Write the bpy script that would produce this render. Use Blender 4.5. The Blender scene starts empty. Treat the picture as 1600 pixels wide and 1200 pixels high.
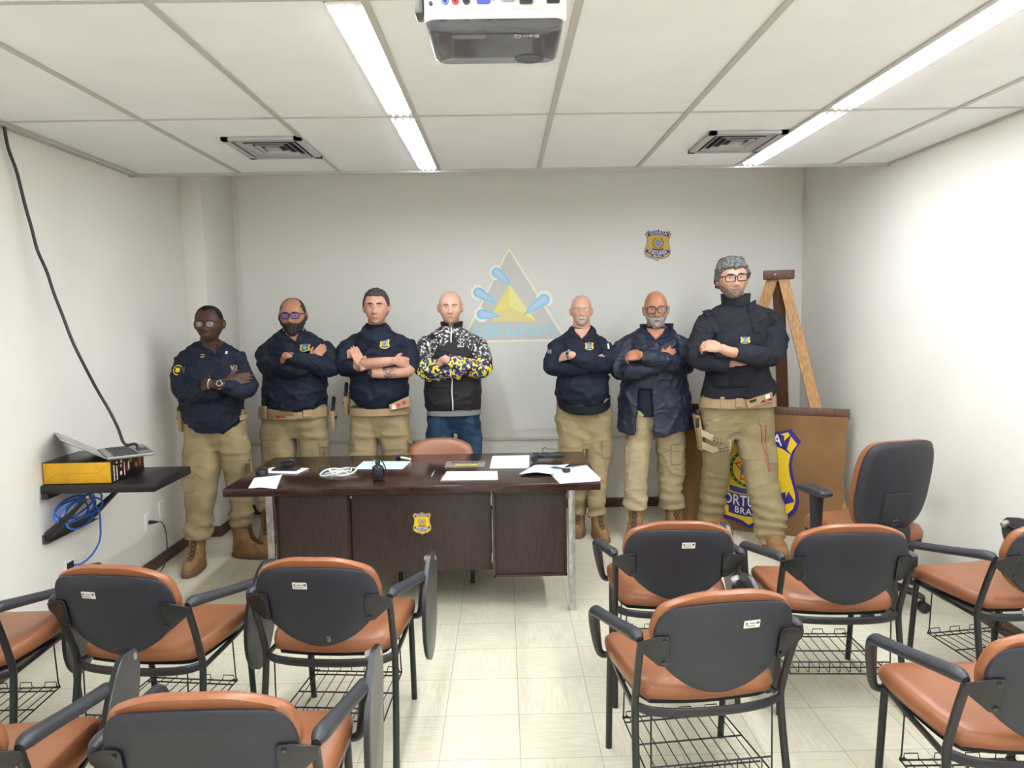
import bpy, bmesh, math, random
import numpy as np
from mathutils import Matrix, Vector, noise
from mathutils.bvhtree import BVHTree

SC = bpy.context.scene
COL = SC.collection
PI = math.pi
# ---------------------------------------------------------------- camera
FPX, PITCH, YAW, ROLL, CAMH = 1144.0, .0941, .0107, -.0174, 1.63
def cam_rows():
    cy, sy = math.cos(YAW), math.sin(YAW); cp, sp = math.cos(PITCH), math.sin(PITCH); cr, sr = math.cos(ROLL), math.sin(ROLL)
    Rz = np.array([[cy, -sy, 0], [sy, cy, 0], [0, 0, 1]]); B = np.array([[1, 0, 0], [0, 0, -1], [0, 1, 0]])
    Rx = np.array([[1, 0, 0], [0, cp, -sp], [0, sp, cp]]); Rr = np.array([[cr, -sr, 0], [sr, cr, 0], [0, 0, 1]])
    return Rr @ Rx @ B @ Rz
CM = cam_rows()
cd = bpy.data.cameras.new('camera'); cam = bpy.data.objects.new('camera', cd); COL.objects.link(cam)
cd.sensor_width = 36; cd.lens = 36 * FPX / 1600; cd.clip_start = .05
cam.matrix_world = Matrix([[CM[0][i], -CM[1][i], -CM[2][i], (0, 0, CAMH)[i]] for i in range(3)] + [[0, 0, 0, 1]])
SC.camera = cam
def ray(x, y): return CM.T @ np.array([(x - 800) / FPX, (y - 600) / FPX, 1.])
def at(x, y, Y):                     # the point of the room seen at a pixel, at depth Y
    d = ray(x, y); return np.array([0, 0, CAMH]) + d * (Y / d[1])
def atz(x, y, z=0.):                 # ... at height z
    d = ray(x, y); return np.array([0, 0, CAMH]) + d * ((z - CAMH) / d[2])
# ---------------------------------------------------------------- world, exposure
SC.view_settings.view_transform = 'Standard'; SC.view_settings.look = 'None'
SC.view_settings.exposure = 0.0; SC.view_settings.gamma = 1.0; SC.view_settings.use_curve_mapping = False
wd = bpy.data.worlds.new('world'); SC.world = wd; wd.use_nodes = True
wd.node_tree.nodes['Background'].inputs[0].default_value = (1, 1, 1, 1); wd.node_tree.nodes['Background'].inputs[1].default_value = .35
LAMP = 61.0                          # strength of the ceiling strips
# ---------------------------------------------------------------- materials
def lin(c):
    c = np.array(c, float) / 255; return tuple(np.where(c <= .04045, c / 12.92, ((c + .055) / 1.055) ** 2.4)) + (1.,)
MATS = {}
def mat(name, col, rough=.5, metal=0., bump=0., bscale=60., var=0., vscale=8., col2=None, spec=.5, emit=0., stretch=None, coat=0., detail=4.):
    if name in MATS: return MATS[name]
    m = bpy.data.materials.new(name); m.use_nodes = True; nt = m.node_tree; b = nt.nodes['Principled BSDF']
    b.inputs['Base Color'].default_value = lin(col); b.inputs['Roughness'].default_value = rough; b.inputs['Metallic'].default_value = metal
    b.inputs['Specular IOR Level'].default_value = spec
    if coat: b.inputs['Coat Weight'].default_value = coat; b.inputs['Coat Roughness'].default_value = .1
    if emit: b.inputs['Emission Color'].default_value = lin(col); b.inputs['Emission Strength'].default_value = emit
    def noi(sc, det=detail):
        tc = nt.nodes.new('ShaderNodeTexCoord'); n = nt.nodes.new('ShaderNodeTexNoise'); n.inputs['Scale'].default_value = sc; n.inputs['Detail'].default_value = det
        if stretch:
            mp = nt.nodes.new('ShaderNodeMapping'); mp.inputs['Scale'].default_value = stretch
            nt.links.new(tc.outputs['Object'], mp.inputs[0]); nt.links.new(mp.outputs[0], n.inputs['Vector'])
        else: nt.links.new(tc.outputs['Object'], n.inputs['Vector'])
        return n
    if var or col2:
        n = noi(vscale); r = nt.nodes.new('ShaderNodeValToRGB'); r.color_ramp.elements[0].position = .33; r.color_ramp.elements[1].position = .67
        c2 = col2 if col2 else tuple(max(0, x * (1 - var)) for x in col)
        r.color_ramp.elements[0].color = lin(c2); r.color_ramp.elements[1].color = lin(col)
        nt.links.new(n.outputs[0], r.inputs[0]); nt.links.new(r.outputs[0], b.inputs['Base Color'])
    if bump:
        n = noi(bscale); bp = nt.nodes.new('ShaderNodeBump'); bp.inputs['Strength'].default_value = bump; bp.inputs['Distance'].default_value = .004
        nt.links.new(n.outputs[0], bp.inputs['Height']); nt.links.new(bp.outputs[0], b.inputs['Normal'])
    MATS[name] = m; return m
def glassy(name, tint=(255, 255, 255), alpha=.12, rough=.05, spec=.6):
    if name in MATS: return MATS[name]
    m = bpy.data.materials.new(name); m.use_nodes = True; nt = m.node_tree; b = nt.nodes['Principled BSDF']
    b.inputs['Base Color'].default_value = lin(tint); b.inputs['Roughness'].default_value = rough; b.inputs['Alpha'].default_value = alpha
    b.inputs['Specular IOR Level'].default_value = spec
    MATS[name] = m; return m
# ---------------------------------------------------------------- mesh building
def nrm(v): v = np.array(v, float); return v / (np.linalg.norm(v) + 1e-12)
def spl(pts, n=8):                   # Catmull-Rom through the points
    P = np.array(pts, float); 
    if len(P) < 3: return P
    Q = np.vstack([2 * P[0] - P[1], P, 2 * P[-1] - P[-2]]); out = []
    for i in range(1, len(Q) - 2):
        for k in range(n):
            t = k / n; a, b, c, d = Q[i - 1], Q[i], Q[i + 1], Q[i + 2]
            out.append(.5 * (2 * b + (c - a) * t + (2 * a - 5 * b + 4 * c - d) * t * t + (3 * b - a - 3 * c + d) * t ** 3))
    out.append(P[-1]); return np.array(out)
class G:
    def __init__(s): s.v = []; s.f = []; s.m = []; s.n = 0
    def add(s, v, f, m=0):
        v = np.array(v, float).reshape(-1, 3); s.v.append(v); s.f += [tuple(int(i) + s.n for i in q) for q in f]; s.m += [m] * len(f); s.n += len(v); return s
    def merge(s, g, M=None, m=None):
        v = np.vstack(g.v)
        if M is not None: M = np.array(M); v = v @ M[:3, :3].T + M[:3, 3]
        base = s.n; s.v.append(v); s.f += [tuple(i + base for i in q) for q in g.f]; s.m += (g.m if m is None else [m] * len(g.m)); s.n += len(v); return s
    def box(s, c, size, bev=0., rz=0., M=None, m=0, seg=2):
        bm = bmesh.new(); bmesh.ops.create_cube(bm, size=1.)
        for v in bm.verts: v.co = Vector((v.co.x * size[0], v.co.y * size[1], v.co.z * size[2]))
        if bev: bmesh.ops.bevel(bm, geom=list(bm.edges), offset=bev, segments=seg, profile=.5, affect='EDGES')
        v = np.array([x.co[:] for x in bm.verts]); bm.verts.index_update(); f = [[x.index for x in q.verts] for q in bm.faces]; bm.free()
        if rz: cz, sz = math.cos(rz), math.sin(rz); v = v @ np.array([[cz, -sz, 0], [sz, cz, 0], [0, 0, 1]]).T
        if M is not None: v = v @ np.array(M)[:3, :3].T
        return s.add(v + np.array(c), f, m)
    def loft(s, rings, closed=True, cap=True, m=0, loop=False):
        R = [np.array(r, float) for r in rings]; n = len(R[0]); f = []
        for i in range(len(R) - (0 if loop else 1)):
            j = (i + 1) % len(R)
            for k in range(n if closed else n - 1):
                l = (k + 1) % n; f.append((i * n + k, i * n + l, j * n + l, j * n + k))
        if cap and not loop and closed:
            f.append(tuple(range(n))[::-1]); f.append(tuple((len(R) - 1) * n + k for k in range(n)))
        return s.add(np.vstack(R), f, m)
    def tube(s, path, r, seg=10, up=(0, 0, 1), m=0, loop=False, cap=True, smooth=0):
        P = np.array(path, float)
        rr = np.array(r, float)
        if rr.ndim == 0: rr = np.full((len(P), 2), float(r))
        elif rr.ndim == 1: rr = np.stack([rr, rr], 1) if len(rr) == len(P) and not (len(rr) == 2 and len(P) != 2) else np.tile(rr, (len(P), 1))
        if smooth:
            rr = np.hstack([spl(np.hstack([rr, rr[:, :1]]), smooth)[:, :2]]) if len(P) > 2 else rr; P = spl(P, smooth)
        rings = []; u = None
        for i in range(len(P)):
            a = P[(i - 1) % len(P)] if (i > 0 or loop) else P[i]; b = P[(i + 1) % len(P)] if (i < len(P) - 1 or loop) else P[i]
            t = nrm(b - a)
            if u is None:
                u = np.array(up, float)
                if abs(t @ nrm(u)) > .95: u = np.array((0, 1., 0)) if abs(t[1]) < .9 else np.array((1., 0, 0))
            u = nrm(u - t * (u @ t)); w = np.cross(t, u)
            an = np.arange(seg) * 2 * PI / seg
            rings.append(P[i] + np.outer(np.cos(an) * rr[i, 0], w) + np.outer(np.sin(an) * rr[i, 1], u))
        return s.loft(rings, m=m, loop=loop, cap=cap)
    def ell(s, c, r, M=None, nu=20, nv=12, m=0):
        v = [(0, 0, -1)]; f = []
        for j in range(1, nv):
            a = -PI / 2 + PI * j / nv
            for i in range(nu): b = 2 * PI * i / nu; v.append((math.cos(a) * math.cos(b), math.cos(a) * math.sin(b), math.sin(a)))
        v.append((0, 0, 1)); L = len(v) - 1
        for i in range(nu):
            k = (i + 1) % nu; f.append((0, 1 + k, 1 + i)); f.append((L, L - nu + i, L - nu + k))
            for j in range(nv - 2): o = 1 + j * nu; f.append((o + i, o + k, o + nu + k, o + nu + i))
        v = np.array(v) * np.array(r)
        if M is not None: v = v @ np.array(M)[:3, :3].T
        return s.add(v + np.array(c), f, m)
    def prism(s, out, th, fn=None, m=0, bev=0.):       # outline (x,z) pulled th along -y; fn maps the points
        o = np.array(out, float); n = len(o); rings = []
        if bev:
            c = o.mean(0); sh = lambda d: o - np.array([nrm(p - c) * d for p in o])
            rings = [(sh(bev), 0.), (o, bev), (o, th - bev), (sh(bev), th)]
        else: rings = [(o, 0.), (o, th)]
        R = [np.stack([q[:, 0], np.full(n, -y), q[:, 1]], 1) for q, y in rings]
        if fn: R = [np.array([fn(p) for p in r]) for r in R]
        return s.loft(R, m=m)
    def lathe(s, prof, seg=20, c=(0, 0, 0), m=0):
        an = np.arange(seg) * 2 * PI / seg
        return s.loft([np.stack([c[0] + r * np.cos(an), c[1] + r * np.sin(an), np.full(seg, c[2] + z)], 1) for r, z in prof], m=m)
    def mesh(s, name):
        me = bpy.data.meshes.new(name); me.from_pydata(np.vstack(s.v).tolist(), [], s.f); return me
    def build(s, name, mats, parent=None, sharp=40, label=None, fix=True):
        me = s.mesh(name)
        return finish(me, name, mats, parent, s.m, sharp, label, fix)
def finish(me, name, mats, parent=None, mi=None, sharp=40, label=None, fix=True):
    if not isinstance(mats, (list, tuple)): mats = [mats]
    for x in mats: me.materials.append(x)
    if mi is not None: me.polygons.foreach_set('material_index', np.array(mi, dtype=np.int32))
    if fix:
        bm = bmesh.new(); bm.from_mesh(me); bmesh.ops.recalc_face_normals(bm, faces=bm.faces); bm.to_mesh(me); bm.free()
    me.polygons.foreach_set('use_smooth', [True] * len(me.polygons))
    if sharp: me.set_sharp_from_angle(angle=math.radians(sharp))
    me.update()
    o = bpy.data.objects.new(name, me); COL.objects.link(o)
    if parent is not None: o.parent = parent
    if label: o['label'] = label
    return o
def tag(o, label, cat, group=None, kind=None):
    o['label'] = label; o['category'] = cat
    if group: o['group'] = group
    if kind: o['kind'] = kind
    return o
def thing(name, label, cat, loc=(0, 0, 0), rz=0., group=None, M=None):
    o = bpy.data.objects.new(name, None); COL.objects.link(o); o.empty_display_size = .1
    if M is not None: o.matrix_world = M
    else: o.location = loc; o.rotation_euler = (0, 0, rz)
    return tag(o, label, cat, group)
def struct(o): o['kind'] = 'structure'; return o
def dup(root, loc, rz, label, group=None):
    r = root.copy(); COL.objects.link(r); r.location = loc; r.rotation_euler = (0, 0, rz); r['label'] = label
    if group: r['group'] = group
    for ch in list(root.children):
        c = ch.copy(); COL.objects.link(c); c.parent = r
        for g in list(ch.children):
            d = g.copy(); COL.objects.link(d); d.parent = c
    return r
def text_g(txt, h, th=.002, spacing=1., bold=.0, m=0):   # text as (x,z) mesh facing -y, centred, cap height about h
    cu = bpy.data.curves.new('t', 'FONT'); cu.body = txt; cu.align_x = 'CENTER'; cu.align_y = 'CENTER'; cu.size = h * 1.42; cu.space_character = spacing
    cu.extrude = th / 2; cu.offset = bold; cu.resolution_u = 3
    o = bpy.data.objects.new('t', cu); COL.objects.link(o); dg = bpy.context.evaluated_depsgraph_get(); me = bpy.data.meshes.new_from_object(o.evaluated_get(dg))
    v = np.array([q.co[:] for q in me.vertices]).reshape(-1, 3); f = [tuple(p.vertices) for p in me.polygons]
    bpy.data.objects.remove(o); bpy.data.curves.remove(cu); bpy.data.meshes.remove(me)
    g = G(); g.add(np.stack([v[:, 0], -v[:, 2] - th / 2, v[:, 1]], 1), f, m); return g
def g_map(g, fn):
    h = G(); h.v = [np.array([fn(p) for p in np.vstack(g.v)])]; h.f = list(g.f); h.m = list(g.m); h.n = g.n; return h
def rrect(w, h, r, n=5, c=(0, 0)):
    o = []
    for sx, sy, a0 in ((1, 1, 0), (-1, 1, 90), (-1, -1, 180), (1, -1, 270)):
        for k in range(n + 1):
            a = math.radians(a0 + 90 * k / n); o.append((c[0] + sx * (w / 2 - r) + r * math.cos(a), c[1] + sy * (h / 2 - r) + r * math.sin(a)))
    return o
def circ(r, n=24, c=(0, 0), ry=None, a0=0., a1=2 * PI):
    return [(c[0] + r * math.cos(a0 + (a1 - a0) * k / n), c[1] + (ry or r) * math.sin(a0 + (a1 - a0) * k / n)) for k in range(n)]
def spline2(pts, n=6):
    P = [(p[0], p[1], 0) for p in pts]; return [(q[0], q[1]) for q in spl(P, n)]

# ================================================================ the room
XL, XR, YB, YF, HC = -2.325, 2.47, 6.06, -2.6, 2.541      # walls and suspended ceiling
YE = 4.708                                             # edge where the suspended ceiling stops short of the end wall
HT = 2.86
m_wall = mat('wall_paint', (236, 233, 226), .62, bump=.06, bscale=18, var=.025, vscale=1.6)
m_screen = mat('projection_paint', (237, 235, 230), .5, var=.015, vscale=1.2)
m_ceil = mat('ceiling_board', (242, 243, 245), .8, bump=.35, bscale=260, var=.02, vscale=3)
m_tbar = mat('ceiling_tbar', (186, 184, 180), .5)
m_base = mat('baseboard_wood', (96, 66, 55), .5, var=.25, vscale=14, stretch=(1, 1, 6))
def wall(name, c, size, m=m_wall): return struct(G().box(c, size).build(name, m))
# floor with its vinyl tiles
def floor_mat():
    m = bpy.data.materials.new('vinyl_tiles'); m.use_nodes = True; nt = m.node_tree; b = nt.nodes['Principled BSDF']; N = nt.nodes.new; L = nt.links.new
    tc = N('ShaderNodeTexCoord'); mp = N('ShaderNodeMapping'); mp.inputs['Location'].default_value = (.2645, -3.7582 + 3.9, 0); L(tc.outputs['Object'], mp.inputs[0])
    sx = N('ShaderNodeSeparateXYZ'); L(mp.outputs[0], sx.inputs[0])
    def mth(op, a, bb=None):
        n = N('ShaderNodeMath'); n.operation = op
        for i, q in enumerate((a, bb)):
            if q is None: continue
            if isinstance(q, (int, float)): n.inputs[i].default_value = q
            else: L(q, n.inputs[i])
        return n.outputs[0]
    tx, ty = mth('DIVIDE', sx.outputs[0], .3), mth('DIVIDE', sx.outputs[1], .3)
    def edge(t): f = mth('FRACT', t); return mth('MINIMUM', f, mth('SUBTRACT', 1., f))
    e = mth('MINIMUM', edge(tx), edge(ty)); line = mth('LESS_THAN', e, .0045)
    ix, iy = mth('FLOOR', tx), mth('FLOOR', ty)
    wn = N('ShaderNodeTexWhiteNoise'); wn.noise_dimensions = '2D'; cb = N('ShaderNodeCombineXYZ'); L(ix, cb.inputs[0]); L(iy, cb.inputs[1]); L(cb.outputs[0], wn.inputs['Vector'])
    par = mth('MODULO', mth('ABSOLUTE', mth('ADD', ix, iy)), 2.)
    def streak(sc):
        q = N('ShaderNodeMapping'); q.inputs['Scale'].default_value = sc; L(mp.outputs[0], q.inputs[0]); n = N('ShaderNodeTexNoise'); n.inputs['Scale'].default_value = 1.; n.inputs['Detail'].default_value = 6; n.inputs['Roughness'].default_value = .65; L(q.outputs[0], n.inputs['Vector']); return n.outputs[0]
    mx = N('ShaderNodeMix'); L(par, mx.inputs[0]); L(streak((9, 70, 1)), mx.inputs[2]); L(streak((70, 9, 1)), mx.inputs[3])
    rp = N('ShaderNodeValToRGB'); rp.color_ramp.elements[0].position = .3; rp.color_ramp.elements[1].position = .6
    rp.color_ramp.elements[0].color = lin((204, 196, 172)); rp.color_ramp.elements[1].color = lin((220, 213, 192)); L(mx.outputs[0], rp.inputs[0])
    hs = N('ShaderNodeHueSaturation'); L(rp.outputs[0], hs.inputs['Color']); L(mth('ADD', mth('MULTIPLY', wn.outputs[0], .05), .965), hs.inputs['Value'])
    dn = N('ShaderNodeTexNoise'); dn.inputs['Scale'].default_value = 2.2; dn.inputs['Detail'].default_value = 8; L(tc.outputs['Object'], dn.inputs['Vector'])
    dr = N('ShaderNodeValToRGB'); dr.color_ramp.elements[0].position = .62; dr.color_ramp.elements[1].position = .8; dr.color_ramp.elements[0].color = (0, 0, 0, 1); dr.color_ramp.elements[1].color = (.35, .35, .35, 1); L(dn.outputs[0], dr.inputs[0])
    d = N('ShaderNodeMix'); d.data_type = 'RGBA'; L(dr.outputs[0], d.inputs[0]); L(hs.outputs[0], d.inputs[6]); d.inputs[7].default_value = lin((172, 162, 138))
    lm = N('ShaderNodeMix'); lm.data_type = 'RGBA'; L(mth('MULTIPLY', line, .75), lm.inputs[0]); L(d.outputs[2], lm.inputs[6]); lm.inputs[7].default_value = lin((128, 121, 106))
    L(lm.outputs[2], b.inputs['Base Color']); b.inputs['Roughness'].default_value = .34; b.inputs['Specular IOR Level'].default_value = .4
    bp = N('ShaderNodeBump'); bp.inputs['Strength'].default_value = .12; bp.inputs['Distance'].default_value = .002; L(mx.outputs[0], bp.inputs['Height']); L(bp.outputs[0], b.inputs['Normal'])
    return m
fl = struct(G().box(((XL + XR) / 2, (YB + YF) / 2, -.05), (XR - XL + .4, YB - YF + .4, .1)).build('floor', floor_mat()))
hw = HT + .1
wall('wall_left', (XL - .06, (YB + YF) / 2, hw / 2), (.12, YB - YF + .24, hw)); wall('wall_right', (XR + .06, (YB + YF) / 2, hw / 2), (.12, YB - YF + .24, hw))
wall('wall_back', ((XL + XR) / 2, YB + .06, hw / 2), (XR - XL, .12, hw)); wall('wall_front', ((XL + XR) / 2, YF - .06, hw / 2), (XR - XL, .12, hw))
struct(G().box((XL + .078, 5.75, HT / 2), (.156, .62, HT), .004).build('wall_column', m_wall))
# painted projection field and the ledge line under it
struct(G().box((.165, YB - .004, 1.715), (4.57, .008, 2.08)).build('trim_1', m_screen))
struct(G().box((.12, YB - .012, .60), (4.68, .024, .022), .004).build('trim_2', mat('ledge_paint', (205, 204, 196), .6)))
# ceilings: boards with T bars, and the higher slab past the edge
g = G()
gx = [XL] + [-2.2584 + .625 * i for i in range(8)] + [XR]
gy = [YE] + [YE - 1.247 - 1.25 * j for j in range(5)] + [YF]
LX = ((-.505, -.388), (1.505, 1.625))                   # the two lamp strips
for i in range(len(gx) - 1):
    for j in range(len(gy) - 1):
        xs = [(gx[i], gx[i + 1])]
        for a, b in LX:
            q = []
            for x0, x1 in xs:
                if a < x1 - .01 and b > x0 + .01: q += [(x0, a)] * (a - x0 > .02) + [(b, x1)] * (x1 - b > .004)
                else: q.append((x0, x1))
            xs = q
        for x0, x1 in xs:
            g.box(((x0 + x1) / 2, (gy[j] + gy[j + 1]) / 2, HC + .016), (x1 - x0 - .002, gy[j] - gy[j + 1] - .002, .02))
struct(g.build('ceiling', m_ceil))
g = G()
for x in gx[1:-1]: g.box((x, (YE + YF) / 2, HC + .003), (.024, YE - YF, .008))
for x in (XL + .012, XR - .012): g.box((x, (YE + YF) / 2, HC + .002), (.024, YE - YF, .01))
for y in gy[1:-1]: g.box(((XL + XR) / 2, y, HC + .004), (XR - XL, .012, .006))
g.box(((XL + XR) / 2, YE + .012, HC + .012), (XR - XL, .024, .045))
struct(g.build('trim_3', m_tbar))
struct(G().box(((XL + XR) / 2, (YE + YB) / 2 - .0, HT + .05), (XR - XL, YB - YE + .3, .1)).build('ceiling_upper', m_ceil))
struct(G().box(((XL + XR) / 2, YE + .03, (HC + HT) / 2 + .02), (XR - XL, .03, HT - HC - .04)).build('ceiling_bulkhead', m_ceil))
struct(G().box(((XL + XR) / 2, (YE + YF) / 2, HT + .05), (XR - XL, YE - YF, .1)).build('ceiling_slab', m_ceil))
# baseboards
bb = lambda n, c, s: struct(G().box(c, s, .004).build(n, m_base))
bb('baseboard_left', (XL + .008, (5.43 + YF) / 2, .04), (.016, 5.43 - YF, .08)); bb('baseboard_right', (XR - .008, (YB + YF) / 2, .04), (.016, YB - YF, .08))
bb('baseboard_back', ((XL + XR) / 2 + .08, YB - .008, .04), (XR - XL - .17, .016, .08)); struct(G().box((XL + .082, 5.432, .04), (.18, .016, .08), .004).box((XL + .164, 5.74, .04), (.016, .63, .08), .004).build('baseboard_column', m_base))
# ---------------------------------------------------------------- ceiling lamps
m_glow = mat('lamp_diffuser', (244, 250, 255), .4, emit=LAMP)
m_lamp = mat('lamp_housing', (240, 240, 238), .4)
def lamp(x0, x1, y0, y1, label):
    t = thing('ceiling_lamp', label, 'ceiling light', ((x0 + x1) / 2, (y0 + y1) / 2, HC), 0, 'recessed strip lights in the ceiling')
    w, l = x1 - x0, y1 - y0 - .03
    g = G().box((0, 0, .075), (w, l, .006)); 
    for s in (-1, 1): g.box((s * (w / 2 - .002), 0, .04), (.004, l, .075)); g.box((0, s * (l / 2 - .003), .04), (w, .006, .075))
    g.build('housing', m_lamp, t)
    G().box((0, 0, .009), (w - .012, l - .09, .018), .003).build('diffuser', m_glow, t)
    for s in (-1, 1): 
        q = G().box((0, s * (l / 2 - .026), .01), (w - .01, .034, .012), .002)
        for k in (-1, 0, 1): q.lathe([(.004, -.012), (.007, -.008), (.008, 0)], 10, (k * w * .28, s * (l / 2 - .026), .004))
        q.build('end_cap', m_lamp, t)
    return t
nm = ('farthest', 'second', 'third', 'fourth', 'fifth', 'sixth')
for (a, b), side in zip(LX, ('left', 'right')):
    for j in range(len(gy) - 1):
        if j < 2: lb = f'glowing strip light of the {side} row, {"ending at the ceiling edge" if j == 0 else "running off the top of the picture"}'
        else: lb = f'glowing strip light of the {side} row behind the viewer, {nm[j]} from the ceiling edge'
        lamp(a, b, gy[j + 1], gy[j], lb)
# ---------------------------------------------------------------- air diffusers
m_vent = mat('vent_aluminium', (186, 184, 186), .4, metal=.3); m_dark = mat('vent_dark', (40, 42, 56), .8)
def vent(x, y, w, l, label):
    t = thing('air_vent', label, 'air vent', (x, y, HC), 0, 'square ceiling air vents')
    def frame(g, a, b, z0, z1, wd):
        for s in (-1, 1): g.box((s * (a / 2 - wd / 2), 0, (z0 + z1) / 2), (wd, b, z1 - z0)); g.box((0, s * (b / 2 - wd / 2), (z0 + z1) / 2), (a, wd, z1 - z0))
    g = G(); frame(g, w, l, -.012, .004, .035); g.build('frame', m_vent, t)
    G().box((0, 0, .006), (w - .03, l - .03, .006)).build('duct', m_dark, t)
    for k in range(4):
        a, b = w - .10 - k * .075, l - .10 - k * .09; 
        if a < .05: break
        g = G(); ra = []
        for sc, z in ((1., -.012), (1., -.008), (.86, .004), (.86, .0)):
            ra.append([(sx * a / 2 * sc, sy * b / 2 * sc, z) for sx, sy in ((1, 1), (-1, 1), (-1, -1), (1, -1))])
        g.loft(ra, loop=True); g.build('louver', m_vent, t)
    G().box((0, 0, -.004), (.07, .08, .01), .003).build('centre_plate', m_vent, t)
vent(-1.205, 4.03, .40, .46, 'square slatted air vent in the left part of the ceiling')
vent(1.275, 4.05, .40, .46, 'square slatted air vent beside the right strip light')
# ================================================================ desk
m_wood = mat('desk_wenge', (60, 37, 32), .16, var=.35, vscale=9, stretch=(1.2, 9, 9), spec=.5, bump=.05, bscale=60)
m_woodp = mat('desk_panel', (58, 42, 40), .4, var=.3, vscale=10, stretch=(12, 3, 1.0), bump=.06, bscale=40)
m_chrome = mat('desk_chrome', (205, 205, 205), .28, metal=.85, var=.2, vscale=30)
m_black = mat('black_plastic', (34, 35, 41), .42, bump=.15, bscale=500)
m_steel = mat('steel', (190, 190, 192), .3, metal=.9)
desk = thing('desk', 'dark brown wooden desk with chrome legs and a shield sticker on its front', 'desk', (-.495, 4.225, 0))
DX, DY = -.495, 4.225
G().box((0, 0, .723), (1.99, .875, .044), .006).build('desktop', m_wood, desk)
for x in (-.79, .85):
    for y in (-.31, .36):
        g = G().box((x, y, .35), (.038, .03, .70), .003); g.box((x - .012, y - .016, .35), (.004, .004, .68)); g.box((x + .012, y - .016, .35), (.004, .004, .68)); g.build('leg', m_chrome, desk)
g = G()
for y in (-.31, .36): g.box((.03, y, .692), (1.66, .028, .018))
for x in (-.79, .85): g.box((x, .02, .692), (.03, .66, .018))
g.build('under_frame', m_chrome, desk)
def pedestal(x0, x1, z0, y0, y1):
    o = G().box(((x0 + x1) / 2, (y0 + y1) / 2, (z0 + .68) / 2), (x1 - x0, y1 - y0, .68 - z0), .004).build('pedestal', m_woodp, desk)
    g = G(); w, h = x1 - x0, .68 - z0; 
    for s in (-1, 1): g.box(((x0 + x1) / 2 + s * (w / 2 - .006), y0 - .003, (z0 + .68) / 2), (.012, .008, h)); g.box(((x0 + x1) / 2, y0 - .003, (z0 + .68) / 2 + s * (h / 2 - .006)), (w, .008, .012))
    g.build('edge_trim', m_wood, o)
pedestal(-.765, -.36, .20, -.30, .33); pedestal(.418, .822, .20, -.32, .33)
G().box((.03, -.285, .455), (.765, .02, .45), .003).build('modesty_panel', m_woodp, desk)
g = G()
for z in (.30, .62): G().box((.413, -.297, z), (.008, .004, .05), .001).build('hinge', m_steel, desk)
G().box((-.352, -.297, .655), (.01, .004, .012)).build('latch', m_steel, desk)

# ================================================================ tablet-arm chairs
m_brown = mat('brown_vinyl', (154, 97, 64), .36, bump=.12, bscale=350, var=.10, vscale=5)
m_shell = mat('chair_shell', (37, 40, 51), .46, bump=.2, bscale=700, var=.1, vscale=4)
m_frame = mat('chair_frame', (26, 27, 31), .33)
m_pad = mat('arm_pad', (48, 49, 54), .38, bump=.2, bscale=600)
m_tab = mat('tablet_board', (66, 66, 66), .35)
m_hinge = mat('hinge_grey', (170, 168, 165), .35, metal=.5)
m_label = mat('label_white', (225, 224, 216), .5)
m_ink = mat('ink_grey', (90, 90, 96), .6)
def back_outline(dw=0., dh=0.):
    w, zt, zm, zb = .217 + dw, .160 + dh, .045, -.160 - dh    # about the shell centre
    P = [(-w * .98, .02), (-w * 1.0, .065), (-w * .93, .115), (-w * .77, .146), (-w * .4, zt), (0, zt + .004), (w * .4, zt), (w * .77, .146), (w * .93, .115), (w, .065), (w * .98, .02), (w * .84, -.055), (w * .57, -.114), (w * .28, -.148), (0, zb), (-w * .28, -.148), (-w * .57, -.114), (-w * .84, -.055)]
    if dh: P = [(x, z + (dh if z > .1 else 0)) for x, z in P]
    q = spl([(x, z, 0) for x, z in P + P[:1]], 4)[:-1]; return [(a[0], a[1]) for a in q]
def back_fn(y0):                     # tilt and wrap of the backrest
    def f(p):
        x, y, z = p; zz = .622 + z * .975; return (x, -.118 - .245 * z + y + y0 + .65 * x * x, zz)
    return f
def filled(outl, ys, scales, fn, mid=None):
    R = []
    for y, s in zip(ys, scales): R.append([fn((x * s, -y, z * s)) for x, z in outl])
    g = G(); g.loft(R, cap=False); n = len(outl); L = len(R)
    for k, rev in ((0, True), (L - 1, False)):
        c = np.array(R[k]); ring = [c]; base = g.n
        prev = [k * n + i for i in range(n)]
        for s in (.66, .33):
            pts = [fn((x * scales[k] * s, -(ys[k]), z * scales[k] * s)) for x, z in outl]; b = g.n
            g.v.append(np.array(pts)); g.n += n
            for i in range(n):
                j = (i + 1) % n; g.f.append((prev[i], prev[j], b + j, b + i)); g.m.append(0)
            prev = [b + i for i in range(n)]
        g.f.append(tuple(prev)); g.m.append(0)
    return g
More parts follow.
